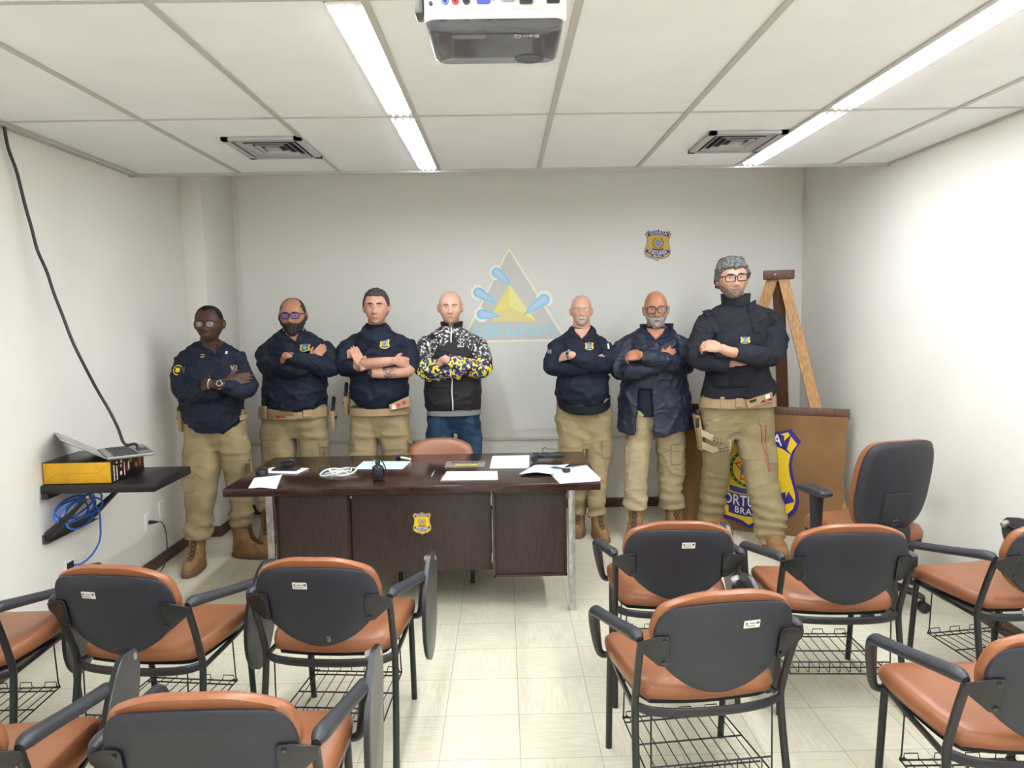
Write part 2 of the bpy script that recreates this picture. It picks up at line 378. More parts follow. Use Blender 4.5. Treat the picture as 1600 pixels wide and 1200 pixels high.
def make_chair(label):
    t = thing('tablet_chair', label, 'chair', group='tablet arm chairs')
    # seat cushion: lofted outline with a front roll
    def seat_out(s, z, k=0.):
        P = [(-.205, -.005), (-.1, -.022), (0, -.027), (.1, -.022), (.205, -.005), (.232, .06), (.246, .2), (.25, .33), (.225, .42), (.12, .455), (0, .462), (-.12, .455), (-.225, .42), (-.25, .33), (-.246, .2), (-.232, .06)]
        q = spl([(x, y, 0) for x, y in P + P[:1]], 3)[:-1]; c = np.array((0, .22, 0))
        r = (q - c) * s + c; 
        r[:, 2] = z + np.where(r[:, 1] > .30, -k * ((r[:, 1] - .30) / .16) ** 2 * .030, 0) + k * .010 * (r[:, 0] / .25) ** 2; return r
    g = G(); g.loft([seat_out(.90, .402), seat_out(.985, .410, .5), seat_out(1., .428, .8), seat_out(.985, .446, 1), seat_out(.93, .459, 1), seat_out(.75, .463, 1), seat_out(.45, .461, 1), seat_out(.12, .460, 1)])
    g.build('seat', m_brown, t, sharp=60)
    g = G(); g.loft([seat_out(.86, .388), seat_out(.93, .392), seat_out(.93, .405), seat_out(.86, .408)]); g.build('seat_pan', m_frame, t)
    # backrest: black shell outside, brown pad on the sitter's side
    filled(back_outline(), [.0, .004, .012, .016], [.975, 1., 1., .97], back_fn(0)).build('back_shell', m_shell, t, sharp=50)
    filled(back_outline(.004, .014), [-.052, -.045, -.03, -.012, -.001], [.80, .93, .995, 1.0, .97], back_fn(0)).build('back_cushion', m_brown, t, sharp=60)
    for s in (-1, 1):
        G().tube([(s * .252, -.075, 0), (s * .247, -.03, .20), (s * .243, -.003, .36), (s * .243, -.005, .42), (s * .246, -.045, .54), (s * .25, -.088, .645)], .0125, 10, smooth=4).build('rear_leg', m_frame, t)
        G().tube([(s * .222, .375, .41), (s * .222, .388, .30), (s * .22, .415, 0)], .0125, 10, smooth=4).build('front_leg', m_frame, t)
        # bracket plate that carries the back
        fn = back_fn(-.0175); P = [(s * .262, .030), (s * .262, .004), (s * .20, -.052), (s * .176, -.056), (s * .172, -.04), (s * .172, .044), (s * .18, .054), (s * .205, .052)]
        if s < 0: P = P[::-1]
        b = G().prism(P, .006, fn, bev=.001).build('bracket', m_frame, t)
        for x, z in ((s * .19, .036), (s * .186, -.04)): G().prism(circ(.006, 10, (x, z)), .010, fn).build('bolt', m_pad, b)
        # arm: upright, bend, rest; oval section
        pa = [(s * .226, .375, .385), (s * .25, .378, .385), (s * .268, .372, .41), (s * .285, .352, .50), (s * .293, .335, .556), (s * .295, .315, .581), (s * .293, .28, .590), (s * .280, .16, .612), (s * .265, .02, .640), (s * .257, -.06, .655), (s * .254, -.092, .652)]
        ra = [(.011, .011), (.013, .012), (.015, .013), (.021, .014), (.022, .015), (.022, .016), (.022, .015), (.021, .015), (.022, .016), (.022, .018), (.012, .012)]
        G().tube(pa, ra, 14, up=(0, -1, .3), smooth=4).build('armrest', m_pad, t, sharp=60)
    g = G().tube([(-.243, 0, .395), (-.19, -.032, .388), (-.08, -.05, .385), (.08, -.05, .385), (.19, -.032, .388), (.243, 0, .395)], (.008, .016), 10, smooth=4)
    for s in (-1, 1): g.tube([(s * .243, 0, .385), (s * .235, .2, .385), (s * .222, .38, .385)], (.008, .011), 8)
    g.tube([(-.222, .38, .385), (.222, .38, .385)], .011, 8); g.build('seat_frame', m_frame, t)
    # wire book basket
    g = G(); zb, zr = .155, .205
    for s in (-1, 1):
        g.tube([(s * .18, .33, .385), (s * .185, .335, zb + .02), (s * .185, .345, zb), (s * .165, .35, zb)], .003, 6); g.tube([(s * .20, -.03, .385), (s * .2, -.035, zb)], .003, 6)
        g.tube([(s * .185, .34, zb), (s * .2, -.035, zb)], .003, 6)
    for y in (.34, .31, .17, .02): g.tube([(-.188, y, zb), (.188, y, zb)], .003, 6)
    for z in (zb, zr): g.tube([(-.2, -.035, z), (.2, -.035, z)], .003, 6)
    for k in range(9):
        x = -.165 + .33 * k / 8; g.tube([(x, .34, zb + .004), (x, -.03, zb + .004), (x, -.037, zb + .012), (x, -.037, zr)], .002, 5)
    for k in range(4):
        x = -.15 + .1 * k; g.tube([(x - .025, .34, zb + .004), (x - .022, .342, zb + .022), (x + .022, .342, zb + .022), (x + .025, .34, zb + .004)], .002, 5)
    g.build('book_basket', m_frame, t)
    # folding tablet on the sitter's right
    g = G().tube([(.293, .32, .578), (.295, .40, .594), (.297, .445, .600)], .010, 10); ob = g.build('tablet_rod', m_frame, t)
    G().lathe([(.001, -.026), (.013, -.024), (.016, -.012), (.016, .014), (.012, .024), (.001, .026)], 14).build('tablet_hinge', m_hinge, ob).matrix_local = Matrix.Translation((.298, .455, .605)) @ Matrix.Rotation(math.radians(75), 4, 'Y')
    out = spline2([(.02, .03), (.045, .0), (.045, -.06), (.0, -.16), (-.04, -.26), (-.11, -.345), (-.19, -.36), (-.25, -.30), (-.262, -.2), (-.225, -.08), (-.15, .0), (-.07, .045), (.02, .03)], 4)[:-1]
    def tf(p): return (.312 + p[1] + .012 * (p[2] / .36) * -1, .44 + p[0], .604 + p[2] * .96)
    R = [[tf((x * s, y, z * s)) for x, z in out] for y, s in ((-.010, .975), (-.007, 1.), (.005, 1.), (.008, .975))]
    g = G(); g.loft(R); wt = g.build('writing_tablet', [m_tab], t, sharp=35)
    R = [[tf((x * s, y, z * s)) for x, z in out] for y, s in ((-.008, .995), (-.008, 1.008), (.006, 1.008), (.006, .995))]; G().loft(R, cap=False, loop=True).build('edge_band', m_frame, wt)
    return t
CH = dict(
    R1=((.692, 2.958, 0), -3, 'labelled chair in the front row, beside the right end of the desk'),
    R2=((1.343, 2.87, 0), -3, 'brown-seated chair with an unlabelled black back, directly in front of the office chair'),
    R3=((2.138, 2.875, 0), 8, 'brown-seated chair beside the right wall, its back half out of the picture'),
    R4=((.635, 2.23, 0), 6.5, 'large labelled chair in the second row right of the aisle, turned slightly to the left'),
    R5=((1.455, 1.915, 0), -1, 'brown-seated chair cut off by the lower right corner of the picture'),
    L0=((-2.015, 2.53, 0), 0, 'brown-seated chair against the left wall, only its seat and right arm in view'),
    L1=((-1.345, 2.575, 0), -7, 'labelled chair in the row below the wall shelf, left of the scuffed one'),
    L2=((-.661, 2.608, 0), -4.5, 'chair in front of the desk with a scuff low on its labelled back'),
    L3=((-.705, 1.70, 0), 1, 'chair nearest the camera, its wide back cut off by the bottom edge of the picture'),
    L4=((-1.40, 1.675, 0), 8, 'chair in the lower left corner, showing its seat, right arm and grey tablet'),
    D=((-.435, 4.775, 0), 180, 'brown padded chair behind the desk, only the top of its back showing'))
first = None; chairs = {}
for k, (loc, deg, lb) in CH.items():
    if first is None: first = make_chair(lb); first.location = loc; first.rotation_euler = (0, 0, math.radians(deg)); chairs[k] = first
    else: chairs[k] = dup(first, loc, math.radians(deg), lb, 'tablet arm chairs')
for k, (x, z) in dict(R1=(.03, .095), R4=(.07, .085), L1=(-.065, .085), L2=(-.045, .093)).items():
    fn = back_fn(-.0165); q = G().prism(rrect(.052, .026, .002, 2, (x, z)), .0012, fn)
    lo = q.build('label_sticker', m_label, chairs[k], label='white asset label')
    q = G()
    for i, w in enumerate((.006, .018, .012)): q.prism(rrect(w, .002 if i else .008, .0005, 1, (x - .018 + .017 * i, z + .003)), .0022, fn)
    q.prism(rrect(.03, .002, .0005, 1, (x - .004, z - .006)), .0022, fn); q.prism(rrect(.008, .008, .0005, 1, (x + .019, z + .004)), .0022, fn); q.build('print', m_ink, lo)
fn = back_fn(-.0165); rs = random.Random(3); g = G()
for i in range(9):
    a = rs.uniform(0, 6.3); r = rs.uniform(.0, .012); g.prism(circ(rs.uniform(.002, .005), 7, (.035 + r * math.cos(a), -.125 + r * math.sin(a)), rs.uniform(.002, .006)), .0008, fn)
g.build('scuff', mat('scuff', (120, 100, 84), .8), chairs['L2'], label='scuffed patch')

# ================================================================ office chair
oc = thing('office_chair', 'swivel office chair with a tall dark back, in front of the brown banner', 'chair', (1.98, 3.97, 0), math.radians(15))
m_oshell = mat('office_shell', (46, 47, 55), .42, bump=.25, bscale=500)
def oback(dw, dh):
    P = [(0, .25 + dh), (.14, .245 + dh), (.20 + dw, .21), (.225 + dw, .12), (.23 + dw, .0), (.225 + dw, -.10), (.19 + dw, -.19), (.12, -.235 - dh), (0, -.24 - dh)]
    P = P + [(-x, z) for x, z in P[-2:0:-1]]; q = spl([(x, z, 0) for x, z in P + P[:1]], 4)[:-1]; return [(a[0], a[1]) for a in q]
def ofn(p): x, y, z = p; return (x, -.235 - .20 * z + y + .55 * x * x - .25 * max(0, -z - .05) ** 2 * 0, .70 + z)
filled(oback(0, 0), [.0, .012, .03, .034], [.99, 1., .93, .86], ofn).build('back_shell', m_oshell, oc, sharp=50)
filled(oback(.0, .0), [-.06, -.05, -.03, .0], [.85, .95, 1., 1.0], ofn).build('back_cushion', m_brown, oc, sharp=60)
g = G(); g.prism(rrect(.17, .20, .01, 3, (0, -.13)), .044, ofn, bev=.004); pan = g.build('back_panel', m_oshell, oc)
g = G(); g.tube([ofn((-.02, -.047, -.185)), ofn((0, -.047, -.175)), ofn((.02, -.047, -.185))], .003, 6); g.prism(rrect(.05, .006, .002, 2, (0, -.205)), .046, ofn); g.build('embossed_mark', mat('worn_mark', (92, 88, 92), .5), pan)
g = G(); g.box((0, -.25, .36), (.15, .05, .26), .015); g.tube([(0, -.24, .25), (0, -.16, .24), (0, -.02, .30)], (.06, .02), 12, smooth=4); g.build('back_bar', m_black, oc)
def so(s, z): return [((x) * s, (y) * s, z) for x, y in rrect(.50, .48, .11, 6)]
g = G(); g.loft([so(.93, .385), so(1., .40), so(1.0, .43), so(.95, .455), so(.8, .462), so(.3, .458)]); g.build('seat', m_brown, oc, sharp=60)
g = G(); g.loft([so(.85, .345), so(.98, .36), so(.98, .388), so(.9, .392)]); g.build('seat_pan', m_black, oc)
for s in (-1, 1):
    g = G(); g.tube([(s * .16, .0, .345), (s * .29, .0, .345), (s * .305, .0, .37), (s * .30, .0, .47), (s * .30, .0, .63)], [(.03, .012), (.03, .014), (.032, .018), (.036, .02), (.044, .026)], 12, up=(0, 1, 0), smooth=3); a = g.build('arm_post', m_black, oc)
    q = [[(s * .30 + x * k, y * k + .02, z) for x, y in rrect(.085, .24, .035, 5)] for z, k in ((.628, .85), (.638, 1.), (.655, 1.), (.664, .88))]
    G().loft(q).build('arm_pad', m_pad, oc)
G().tube([(0, 0, .10), (0, 0, .22), (0, 0, .225), (0, 0, .36)], [.032, .030, .02, .02], 14).build('gas_lift', m_black, oc)
for k in range(5):
    a = math.radians(72 * k + 20); c, s = math.cos(a), math.sin(a)
    leg = G().tube([(0, 0, .115), (c * .12, s * .12, .125), (c * .24, s * .24, .105), (c * .315, s * .315, .078)], [(.045, .02), (.034, .022), (.027, .02), (.022, .014)], 12, smooth=4).build('base_leg', m_black, oc)
    g = G()
    for d in (-1, 1):
        M = Matrix.Rotation(a + .6, 4, 'Z') @ Matrix.Rotation(PI / 2, 4, 'X')
        q = G().lathe([(.001, -.010), (.022, -.010), (.029, -.004), (.029, .006), (.024, .010), (.001, .010)], 16)
        h = G().merge(q, np.array(Matrix.Translation((c * .315 + d * .016 * math.sin(a + .6), s * .315 - d * .016 * math.cos(a + .6), .029)) @ M)); g.merge(h)
    g.tube([(c * .315, s * .315, .03), (c * .315, s * .315, .085)], .008, 8); g.build('caster', m_black, leg)
# ================================================================ wall shelf with its box, laptop and cables
m_blk2 = mat('black_laminate', (34, 32, 36), .4, bump=.1, bscale=90, var=.2, vscale=14)
m_grey = mat('grey_metal', (104, 102, 98), .4, metal=.5); m_blue = mat('blue_cable', (50, 110, 214), .45); m_wplate = mat('white_plastic', (238, 236, 230), .4)
sh = thing('wall_shelf', 'black laminate shelf on a folding metal bracket on the left wall', 'shelf', (XL, 3.83, .80))
G().box((.285, 0, 0), (.566, .43, .042), .003).build('shelf_board', m_blk2, sh)
for y in (-.20, .20):
    g = G(); g.tube([(.016, y, -.235), (.25, y - .02, -.03)], (.024, .005), 8, up=(0, 1, 0)); b = g.build('brace', m_blk2, sh); G().lathe([(.001, 0), (.008, .001), (.008, .005), (.001, .007)], 10).build('bolt', m_steel, b).matrix_local = Matrix.Translation((.245, y - .032, -.035)) @ Matrix.Rotation(PI / 2, 4, 'X')
g = G(); g.box((.004, 0, -.25), (.008, .46, .045), .001); g.box((.016, 0, -.270), (.028, .46, .005), .001)
for y in (-.16, -.05, .06, .17): g.box((.0085, y, -.248), (.002, .008, .014))
g.build('wall_rail', m_grey, sh)
G().box((.03, 0, -.03), (.03, .46, .03), .002).build('top_rail', m_blk2, sh)
# yellow box
m_card = mat('yellow_card', (226, 172, 24), .5, var=.08, vscale=12); m_print = mat('black_print_card', (26, 22, 24), .35, var=.4, vscale=18, col2=(52, 34, 26))
bx = thing('cardboard_box', 'yellow and black cardboard box lying on the wall shelf', 'box', (-2.149, 3.805, .8215), math.radians(0))
bw, bl, bh = .345, .33, .112
G().box((0, 0, bh / 2), (bw, bl, bh), .002).build('carton', m_print, bx)
g = G(); g.box((0, -bl / 2 - .001, bh / 2), (bw - .01, .004, bh - .008), .001); e = g.build('end_panel', m_card, bx, label='yellow end panel')
g = G(); h2, w2 = bh - .012, bw - .014
for a, b in (((-w2 / 2, .006), (-w2 / 2 + .06, bh / 2)), ((w2 / 2, .006), (w2 / 2 - .06, bh / 2)), ((-w2 / 2, bh - .006), (-w2 / 2 + .06, bh / 2)), ((w2 / 2, bh - .006), (w2 / 2 - .06, bh / 2)), ((-w2 / 2 + .06, bh / 2), (w2 / 2 - .06, bh / 2))): g.tube([(a[0], -bl / 2 - .003, a[1]), (b[0], -bl / 2 - .003, b[1])], .0012, 6)
g.build('fold_crease', mat('card_crease', (196, 140, 18), .6), e)
rs = random.Random(9)
for i, (yy, zz, ww, hh, c) in enumerate((yq * .78, *rq) for yq, *rq in ((-.185, .055, .012, .085, 0), (-.150, .05, .012, .075, 0), (-.145, .098, .014, .014, 1), (-.10, .035, .018, .022, 0), (-.095, .072, .016, .018, 1), (-.09, .095, .02, .016, 0), (-.055, .06, .012, .08, 0), (-.02, .045, .018, .03, 2), (.0, .06, .014, .05, 0), (.03, .085, .024, .028, 1), (.10, .05, .03, .03, 3), (.15, .06, .025, .05, 3))):
    g = G()
    if ww < .0125:
        for k in range(int(hh / .009)): g.box((bw / 2 + .0005, yy, zz - hh / 2 + .009 * k), (.0016, ww * rs.uniform(.5, .9), .0065))
    else: g.prism(circ(ww / 2, 14, (yy, zz), hh / 2), .0016, lambda p: (bw / 2 - p[1], p[0], p[2]))
    g.build('printed_panel', (m_wplate, mat('print_ochre', (206, 160, 60), .5), mat('print_red', (180, 50, 56), .5), mat('print_copper', (166, 96, 60), .5))[c], bx)
# laptop
lz = .8215 + bh
lp = thing('laptop', 'open silver laptop standing on the yellow box', 'laptop', (-2.102, 3.785, lz), math.radians(36))
m_lap = mat('laptop_silver', (150, 150, 150), .32, metal=.7); m_key = mat('laptop_keys', (44, 44, 48), .5); m_scr = mat('laptop_screen', (96, 96, 94), .12)
bs = G().box((.115, 0, .009), (.225, .33, .015), .003).build('base', m_lap, lp)
g = G()
for i in range(6):
    for j in range(13): g.box((.045 + .019 * i, -.144 + .024 * j, .0175), (.0155, .020, .003), .0008, seg=1)
g.build('keyboard', m_key, bs); G().box((.19, 0, .017), (.055, .09, .001)).build('touchpad', m_key, bs)
Ms = np.array(Matrix.Translation((0, 0, .012)) @ Matrix.Rotation(math.radians(-58), 4, 'Y'))
q = G().box((0, 0, .112), (.008, .33, .224), .003); h = G(); h.merge(q, Ms); sc_ = h.build('lid', m_lap, lp)
q = G().box((.0045, 0, .115), (.001, .31, .195)); h = G(); h.merge(q, Ms); h.build('screen', m_scr, sc_)
q = G().tube([(0, -.12, 0), (0, .12, 0)], .007, 10); h = G(); h.merge(q, Ms); h.build('hinge_barrel', m_key, lp)
# the black cable hanging from the ceiling to the laptop
cp = [(5.5, 188), (13, 232), (26, 268), (39, 320), (49, 355), (58.5, 391), (73, 424), (84.5, 459), (97.5, 492), (111, 528), (125, 558), (150, 606), (170, 640), (184, 668), (195, 694)]
pts = []
for i, (x, y) in enumerate(cp):
    X = -2.296 + .355 * (i / 14) ** 2.2; d = ray(x, y); pts.append(np.array([0, 0, CAMH]) + d * (X / d[0]))
pts.append(np.array((-1.93, 3.80, lz + .06))); pts.append(np.array((-1.915, 3.80, lz + .024)))
pts[0][2] = HC - .002
tag(G().tube(pts, .0075, 10, smooth=4).build('black_cable', m_black), 'thick black cable hanging from the ceiling down to the laptop', 'cable')
# blue network cable, coiled on the bracket, and its wall box
rs = random.Random(4); pts = []
for k in range(150):
    t = k / 149 * 2 * PI * 5.2; r = 1 + .22 * math.sin(t * .37 + 1) + .08 * math.sin(t * 2.3); pts.append((XL + .075 + .035 * math.sin(t * .83 + .4), 3.80 + (.155 * math.cos(t) * r) + .03 * math.sin(t * .21), .660 + .055 * math.sin(t) * r + .018 * math.sin(t * .31) - .01))
x, y, z = pts[-1]; pts += [(XL + .09, 3.96, .60), (XL + .07, 4.0, .50), (XL + .065, 3.99, .42), (XL + .05, 3.93, .36), (XL + .03, 3.86, .335), (XL + .012, 3.825, .345)]
tag(G().tube(pts, .0052, 8, smooth=2).build('network_cable', m_blue), 'blue network cable coiled on the shelf bracket, plugged into the wall', 'cable')
def plate(y, z, w, h, label, kind):
    t = thing('wall_socket', label, 'socket', (XL, y, z), 0, 'white sockets on the left wall'); G().prism(rrect(w, h, .006, 3), .009, lambda p: (-p[1], p[0], p[2]), bev=.002).build('plate', m_wplate, t)
    if kind == 'open':
        G().prism(rrect(w * .8, h * .42, .003, 2, (0, h * .2)), .0022, lambda p: (.0085 - p[1], p[0], p[2])).build('opening', mat('socket_dark', (28, 28, 32), .8), t)
    elif kind == 'socket':
        G().prism(rrect(w * .55, h * .38, .01, 3), .003, lambda p: (.008 - p[1], p[0], p[2])).build('outlet_insert', mat('socket_insert', (214, 212, 206), .5), t)
    else: G().prism(rrect(w * .7, h * .7, .004, 2), .0015, lambda p: (.0085 - p[1], p[0], p[2])).build('cover', m_wplate, t)
plate(3.80, .315, .075, .13, 'half-open wall socket with the blue network cable', 'open')
plate(4.66, .335, .075, .12, 'white wall socket with a black plug in it', 'socket')
plate(4.86, .365, .075, .12, 'blank white wall plate right of the black plug', 'blank')
t = thing('power_cord', 'black power cord plugged into the left wall, hanging to the floor', 'cable', (XL, 4.66, .335))
G().tube([(.011, 0, .0), (.022, 0, .0), (.045, .004, 0), (.068, .006, 0)], [.011, .013, .010, .005], 10).build('plug', m_black, t)
G().tube([(.06, .006, 0), (.085, .02, -.01), (.10, .035, -.08), (.10, .03, -.20), (.085, .0, -.30), (.06, -.06, -.328), (.05, -.18, -.331)], .0035, 8, smooth=6).build('cord', m_black, t)

# ================================================================ desk items
ZD = .7455
def dk(x, y, z=ZD): return atz(x, y, z)
m_paper = mat('paper_white', (240, 241, 243), .6); m_pline = mat('paper_print', (186, 190, 200), .6); m_bluep = mat('paper_blue', (206, 222, 240), .6)
def sheet(corners, label, z=ZD, th=.0012, n=1, lines=6, m=m_paper, wave=0., name='paper_sheet', cat='paper', base=None):
    c = [dk(*q) for q in corners]; o = np.mean(c, 0); t = thing(name, label, cat, (o[0], o[1], z), 0, 'papers on the desk')
    def f(u, v, h): p = (c[0] * (1 - u) + c[1] * u) * (1 - v) + (c[3] * (1 - u) + c[2] * u) * v; return (p[0] - o[0], p[1] - o[1], h + wave * (math.sin(u * 3.3 + v) ** 2) * (1 - v * .5))
    for k in range(n):
        R = []; N = 10; d = .012 * k
        for h in (th * k * 1.6 + .0002, th * k * 1.6 + th):
            R.append([f(i / N + d, 0 + d, h) for i in range(N + 1)] + [f(1 + d, j / 4 + d, h) for j in range(1, 5)] + [f(1 - i / N + d, 1 + d, h) for i in range(1, N + 1)] + [f(0 + d, 1 - j / 4 + d, h) for j in range(1, 4)])
        g = G(); g.loft(R, cap=False); 
        for h, s in ((th * k * 1.6 + th, 1), (th * k * 1.6 + .0002, -1)):
            b = g.n; V = [f(i / N + d, j / 4 + d, h) for j in range(5) for i in range(N + 1)]; g.add(V, [(j * (N + 1) + i, j * (N + 1) + i + 1, (j + 1) * (N + 1) + i + 1, (j + 1) * (N + 1) + i) for j in range(4) for i in range(N)])
        g.build('sheet', m, t)
    if lines:
        g = G(); k = n - 1; d = .012 * k; h = th * k * 1.6 + th + .0003
        for i in range(lines):
            v = .2 + .6 * i / lines; w0 = .15; w1 = .15 + .7 * (.6 + .4 * math.sin(i * 2.3) ** 2); g.add([f(w0 + d, v, h), f(w1 + d, v, h), f(w1 + d, v + .025, h), f(w0 + d, v + .025, h)], [(0, 1, 2, 3)])
        g.build('printed_lines', m_pline, t)
    return t
sheet([(388, 763), (432, 764), (441, 742), (397, 748)], 'folded white sheet at the left front corner of the desk', lines=0, wave=.006)
t = thing('lens_cap', 'round black cap standing on the folded sheet at the left desk edge', 'cap', tuple(dk(409.5, 744)[:2]) + (ZD + .008,)); G().lathe([(.001, 0), (.031, 0), (.034, .005), (.034, .026), (.031, .030), (.026, .028), (.025, .012), (.001, .010)], 28).build('ring', m_black, t)
c = dk(444, 736); t = thing('tablet_sleeve', 'white plastic sleeve with a dark phone lying on it', 'sleeve', tuple(c), math.radians(-12)); G().box((0, 0, .003), (.24, .15, .005), .002).build('cover', m_paper, t)
tp = thing('smartphone', 'dark smartphone on the white sleeve', 'phone', (c[0] + .01, c[1] + .01, c[2] + .0058), math.radians(-8)); G().prism(rrect(.155, .075, .010, 4), .008, lambda p: (p[0], p[2], -p[1]), bev=.002).build('case', m_black, tp); G().prism(rrect(.145, .067, .008, 3), .0006, lambda p: (p[0], p[2], .008 - p[1])).build('glass_screen', mat('phone_glass', (30, 30, 36), .08), tp)
c = dk(450, 729); t = thing('key_holder', 'small black clip behind the smartphone', 'clip', tuple(c + (0, 0, .0))); G().box((0, 0, .014), (.07, .04, .028), .008).tube([(-.04, 0, .02), (-.02, -.01, .035), (.02, -.005, .038), (.04, .005, .02)], .010, 8, smooth=4).build('clip_body', m_black, t)
# tangled earphones and charger
c = dk(527, 742); t = thing('earphone_cable', 'tangled white earphone cable in a clear bag with a black charger', 'cable', tuple(c)); pts = []
for k in range(70):
    a = k / 69 * 2 * PI * 3.4; r = 1 + .3 * math.sin(a * .7); pts.append((.072 * math.cos(a) * r + .02 * math.sin(a * .41), .050 * math.sin(a) * r + .01, .012 + .012 * math.sin(a * 1.7) + .004))
G().tube(pts, .0036, 8, smooth=2).build('white_cord', m_wplate, t); G().box((-.085, .055, .016), (.06, .045, .030), .005, rz=.3).build('charger_block', m_black, t)
R = [[(x * k + .0, y * k, z) for x, y in circ(.10, 20, (0, -.005), .065)] for z, k in ((.0008, 1.), (.010, 1.06), (.022, .8), (.026, .3))]; G().loft(R).build('clear_bag', glassy('clear_plastic', (235, 238, 240), .16, .15), t)
sheet([(554, 733), (629, 733), (642, 721), (568, 721)], 'bluish white sheet behind the grenade', m=m_bluep, lines=4)
def pen(p0, p1, label, mb, mc, r=.005):
    a, b = dk(*p0), dk(*p1); d = nrm(b - a); L = np.linalg.norm(b - a); t = thing('pen', label, 'pen', (a[0], a[1], ZD + r)); 
    G().tube([(0, 0, 0), tuple(d * L * .7)], r, 12).build('barrel', mb, t); G().tube([tuple(d * L * .66), tuple(d * L)], r * 1.15, 12).build('cap', mc, t)
pen((641, 719.5), (620, 715.5), 'white marker with a violet cap behind the grenade', m_wplate, mat('pen_violet', (58, 40, 120), .4), .0075)
pen((674.5, 745), (679, 736.5), 'short pale green pen in the middle of the desk', mat('pen_green', (150, 190, 170), .4), mat('pen_grey', (60, 70, 80), .4), .0035)
# grenade replica
c = dk(591, 751); t = thing('grenade', 'black pineapple grenade standing on the desk', 'grenade', tuple(c)); m_gr = mat('grenade_black', (32, 33, 37), .38)
prof = [(.001, 0), (.020, 0), (.025, .004)]
for k in range(6):
    z0 = .006 + .0125 * k; R_ = lambda z: .021 + .0125 * math.sin(PI * min(1, max(0, (z + .004) / .094))); prof += [(R_(z0) , z0), (R_(z0 + .0025) + .0035, z0 + .0025), (R_(z0 + .009) + .0035, z0 + .009), (R_(z0 + .0115), z0 + .0115)]
prof += [(.018, .084), (.014, .088), (.001, .089)]
b = G(); b.lathe(prof, 24); V = np.vstack(b.v)
an = np.arctan2(V[:, 1], V[:, 0]); rr = np.hypot(V[:, 0], V[:, 1]); kk = 1 - .10 * (np.abs(((an * 8 / (2 * PI)) % 1) - .5) > .42) * (rr > .02); V[:, :2] *= kk[:, None]; b.v = [V]; b.build('body', m_gr, t, sharp=30)
G().lathe([(.001, .086), (.012, .086), (.012, .094), (.015, .096), (.015, .104), (.010, .112), (.001, .113)], 16).build('fuze', m_gr, t)
G().tube([(-.004, 0, .114), (.012, 0, .114), (.030, -.004, .100), (.042, -.006, .070), (.046, -.006, .044)], (.008, .0022), 8, smooth=4).build('lever', m_gr, t)
G().tube([(-.016 + .013 * math.cos(a), -.010, .102 + .013 * math.sin(a)) for a in np.linspace(0, 2 * PI, 17)[:-1]], .0015, 6, loop=True).build('pull_ring', m_steel, t)
# clear acrylic plaque
c = dk(727, 727); t = thing('acrylic_plaque', 'clear acrylic plaque with upside-down lettering and a yellow stripe, lying on the desk', 'plaque', tuple(c), math.radians(-1.5))
G().box((0, .0, .006), (.235, .15, .010), .002).build('acrylic_plate', glassy('acrylic', (200, 190, 180), .30, .06), t)
h = text_g('ABRAPAM', .026, .0008, 1.25, .0006); h = g_map(h, lambda p: (-p[0] + .01, -p[2] + .022, .0118 - p[1])); h.build('lettering', mat('plaque_ink', (44, 38, 38), .5), t)
G().box((.01, -.045, .0118), (.13, .022, .0008)).build('yellow_stripe', mat('plaque_yellow', (222, 224, 40), .4), t)
for y in (.02, -.02): G().lathe([(.001, 0), (.006, 0), (.006, .012), (.001, .013)], 12, (-.11, y, .001)).build('standoff', m_steel, t)
sheet([(690, 752), (778, 751), (777, 738), (698, 738.5)], 'printed sheet on a clear board, directly in front of the acrylic plaque', z=ZD + .006, lines=8)
c = dk(734, 747); tag(G().box(tuple(c + (0, -.008, .003)), (.31, .14, .005), .001).build('clear_board', glassy('acrylic2', (210, 205, 205), .35, .05)), 'clear acrylic board under the central printed sheet', 'board')
sheet([(765, 732), (825, 731.5), (826, 713), (769, 714)], 'small pile of printed sheets right of the plaque', n=3, lines=7)
sheet([(811, 744), (866, 744), (889, 729.5), (835, 731)], 'folded bluish sheet curling at the end of the right paper pile', n=1, lines=3, m=m_bluep, wave=.010, z=ZD + .011)
sheet([(875, 756), (937, 752), (915, 730.5), (856, 737)], 'thick pile of white papers at the right end of the desk', n=5, lines=7, z=ZD + .0005)
# pistol
c = dk(857, 717); t = thing('pistol', 'black pistol lying on the desk at its right rear corner', 'pistol', tuple(c), math.radians(3)); m_pi = mat('pistol_black', (34, 36, 42), .4)
G().box((.0, .0, .022), (.19, .032, .030), .006).build('slide', m_pi, t); q = G(); q.box((.015, -.01, .020), (.15, .028, .02), .004); q.build('frame', m_pi, t)
G().tube([(-.065, -.01, .020), (-.085, -.055, .020), (-.098, -.105, .021)], [(.019, .014), (.021, .016), (.022, .018)], 12, up=(0, 0, 1)).build('grip', m_pi, t)
G().tube([(-.035, -.02, .020), (-.03, -.045, .020), (.0, -.05, .020), (.018, -.03, .020), (.02, -.02, .020)], .0035, 8, smooth=4).build('trigger_guard', m_pi, t)
for x in (-.075, -.02, .05): G().box((x, 0, .039), (.035, .02, .006), .002).build('sight_rail', m_pi, t)
G().tube([(-.03, .01, .040), (-.035, .012, .058), (-.02, .014, .068), (-.005, .014, .060), (.03, .014, .058), (.05, .014, .056)], .0022, 7, smooth=4).build('safety_clip', m_black, t)
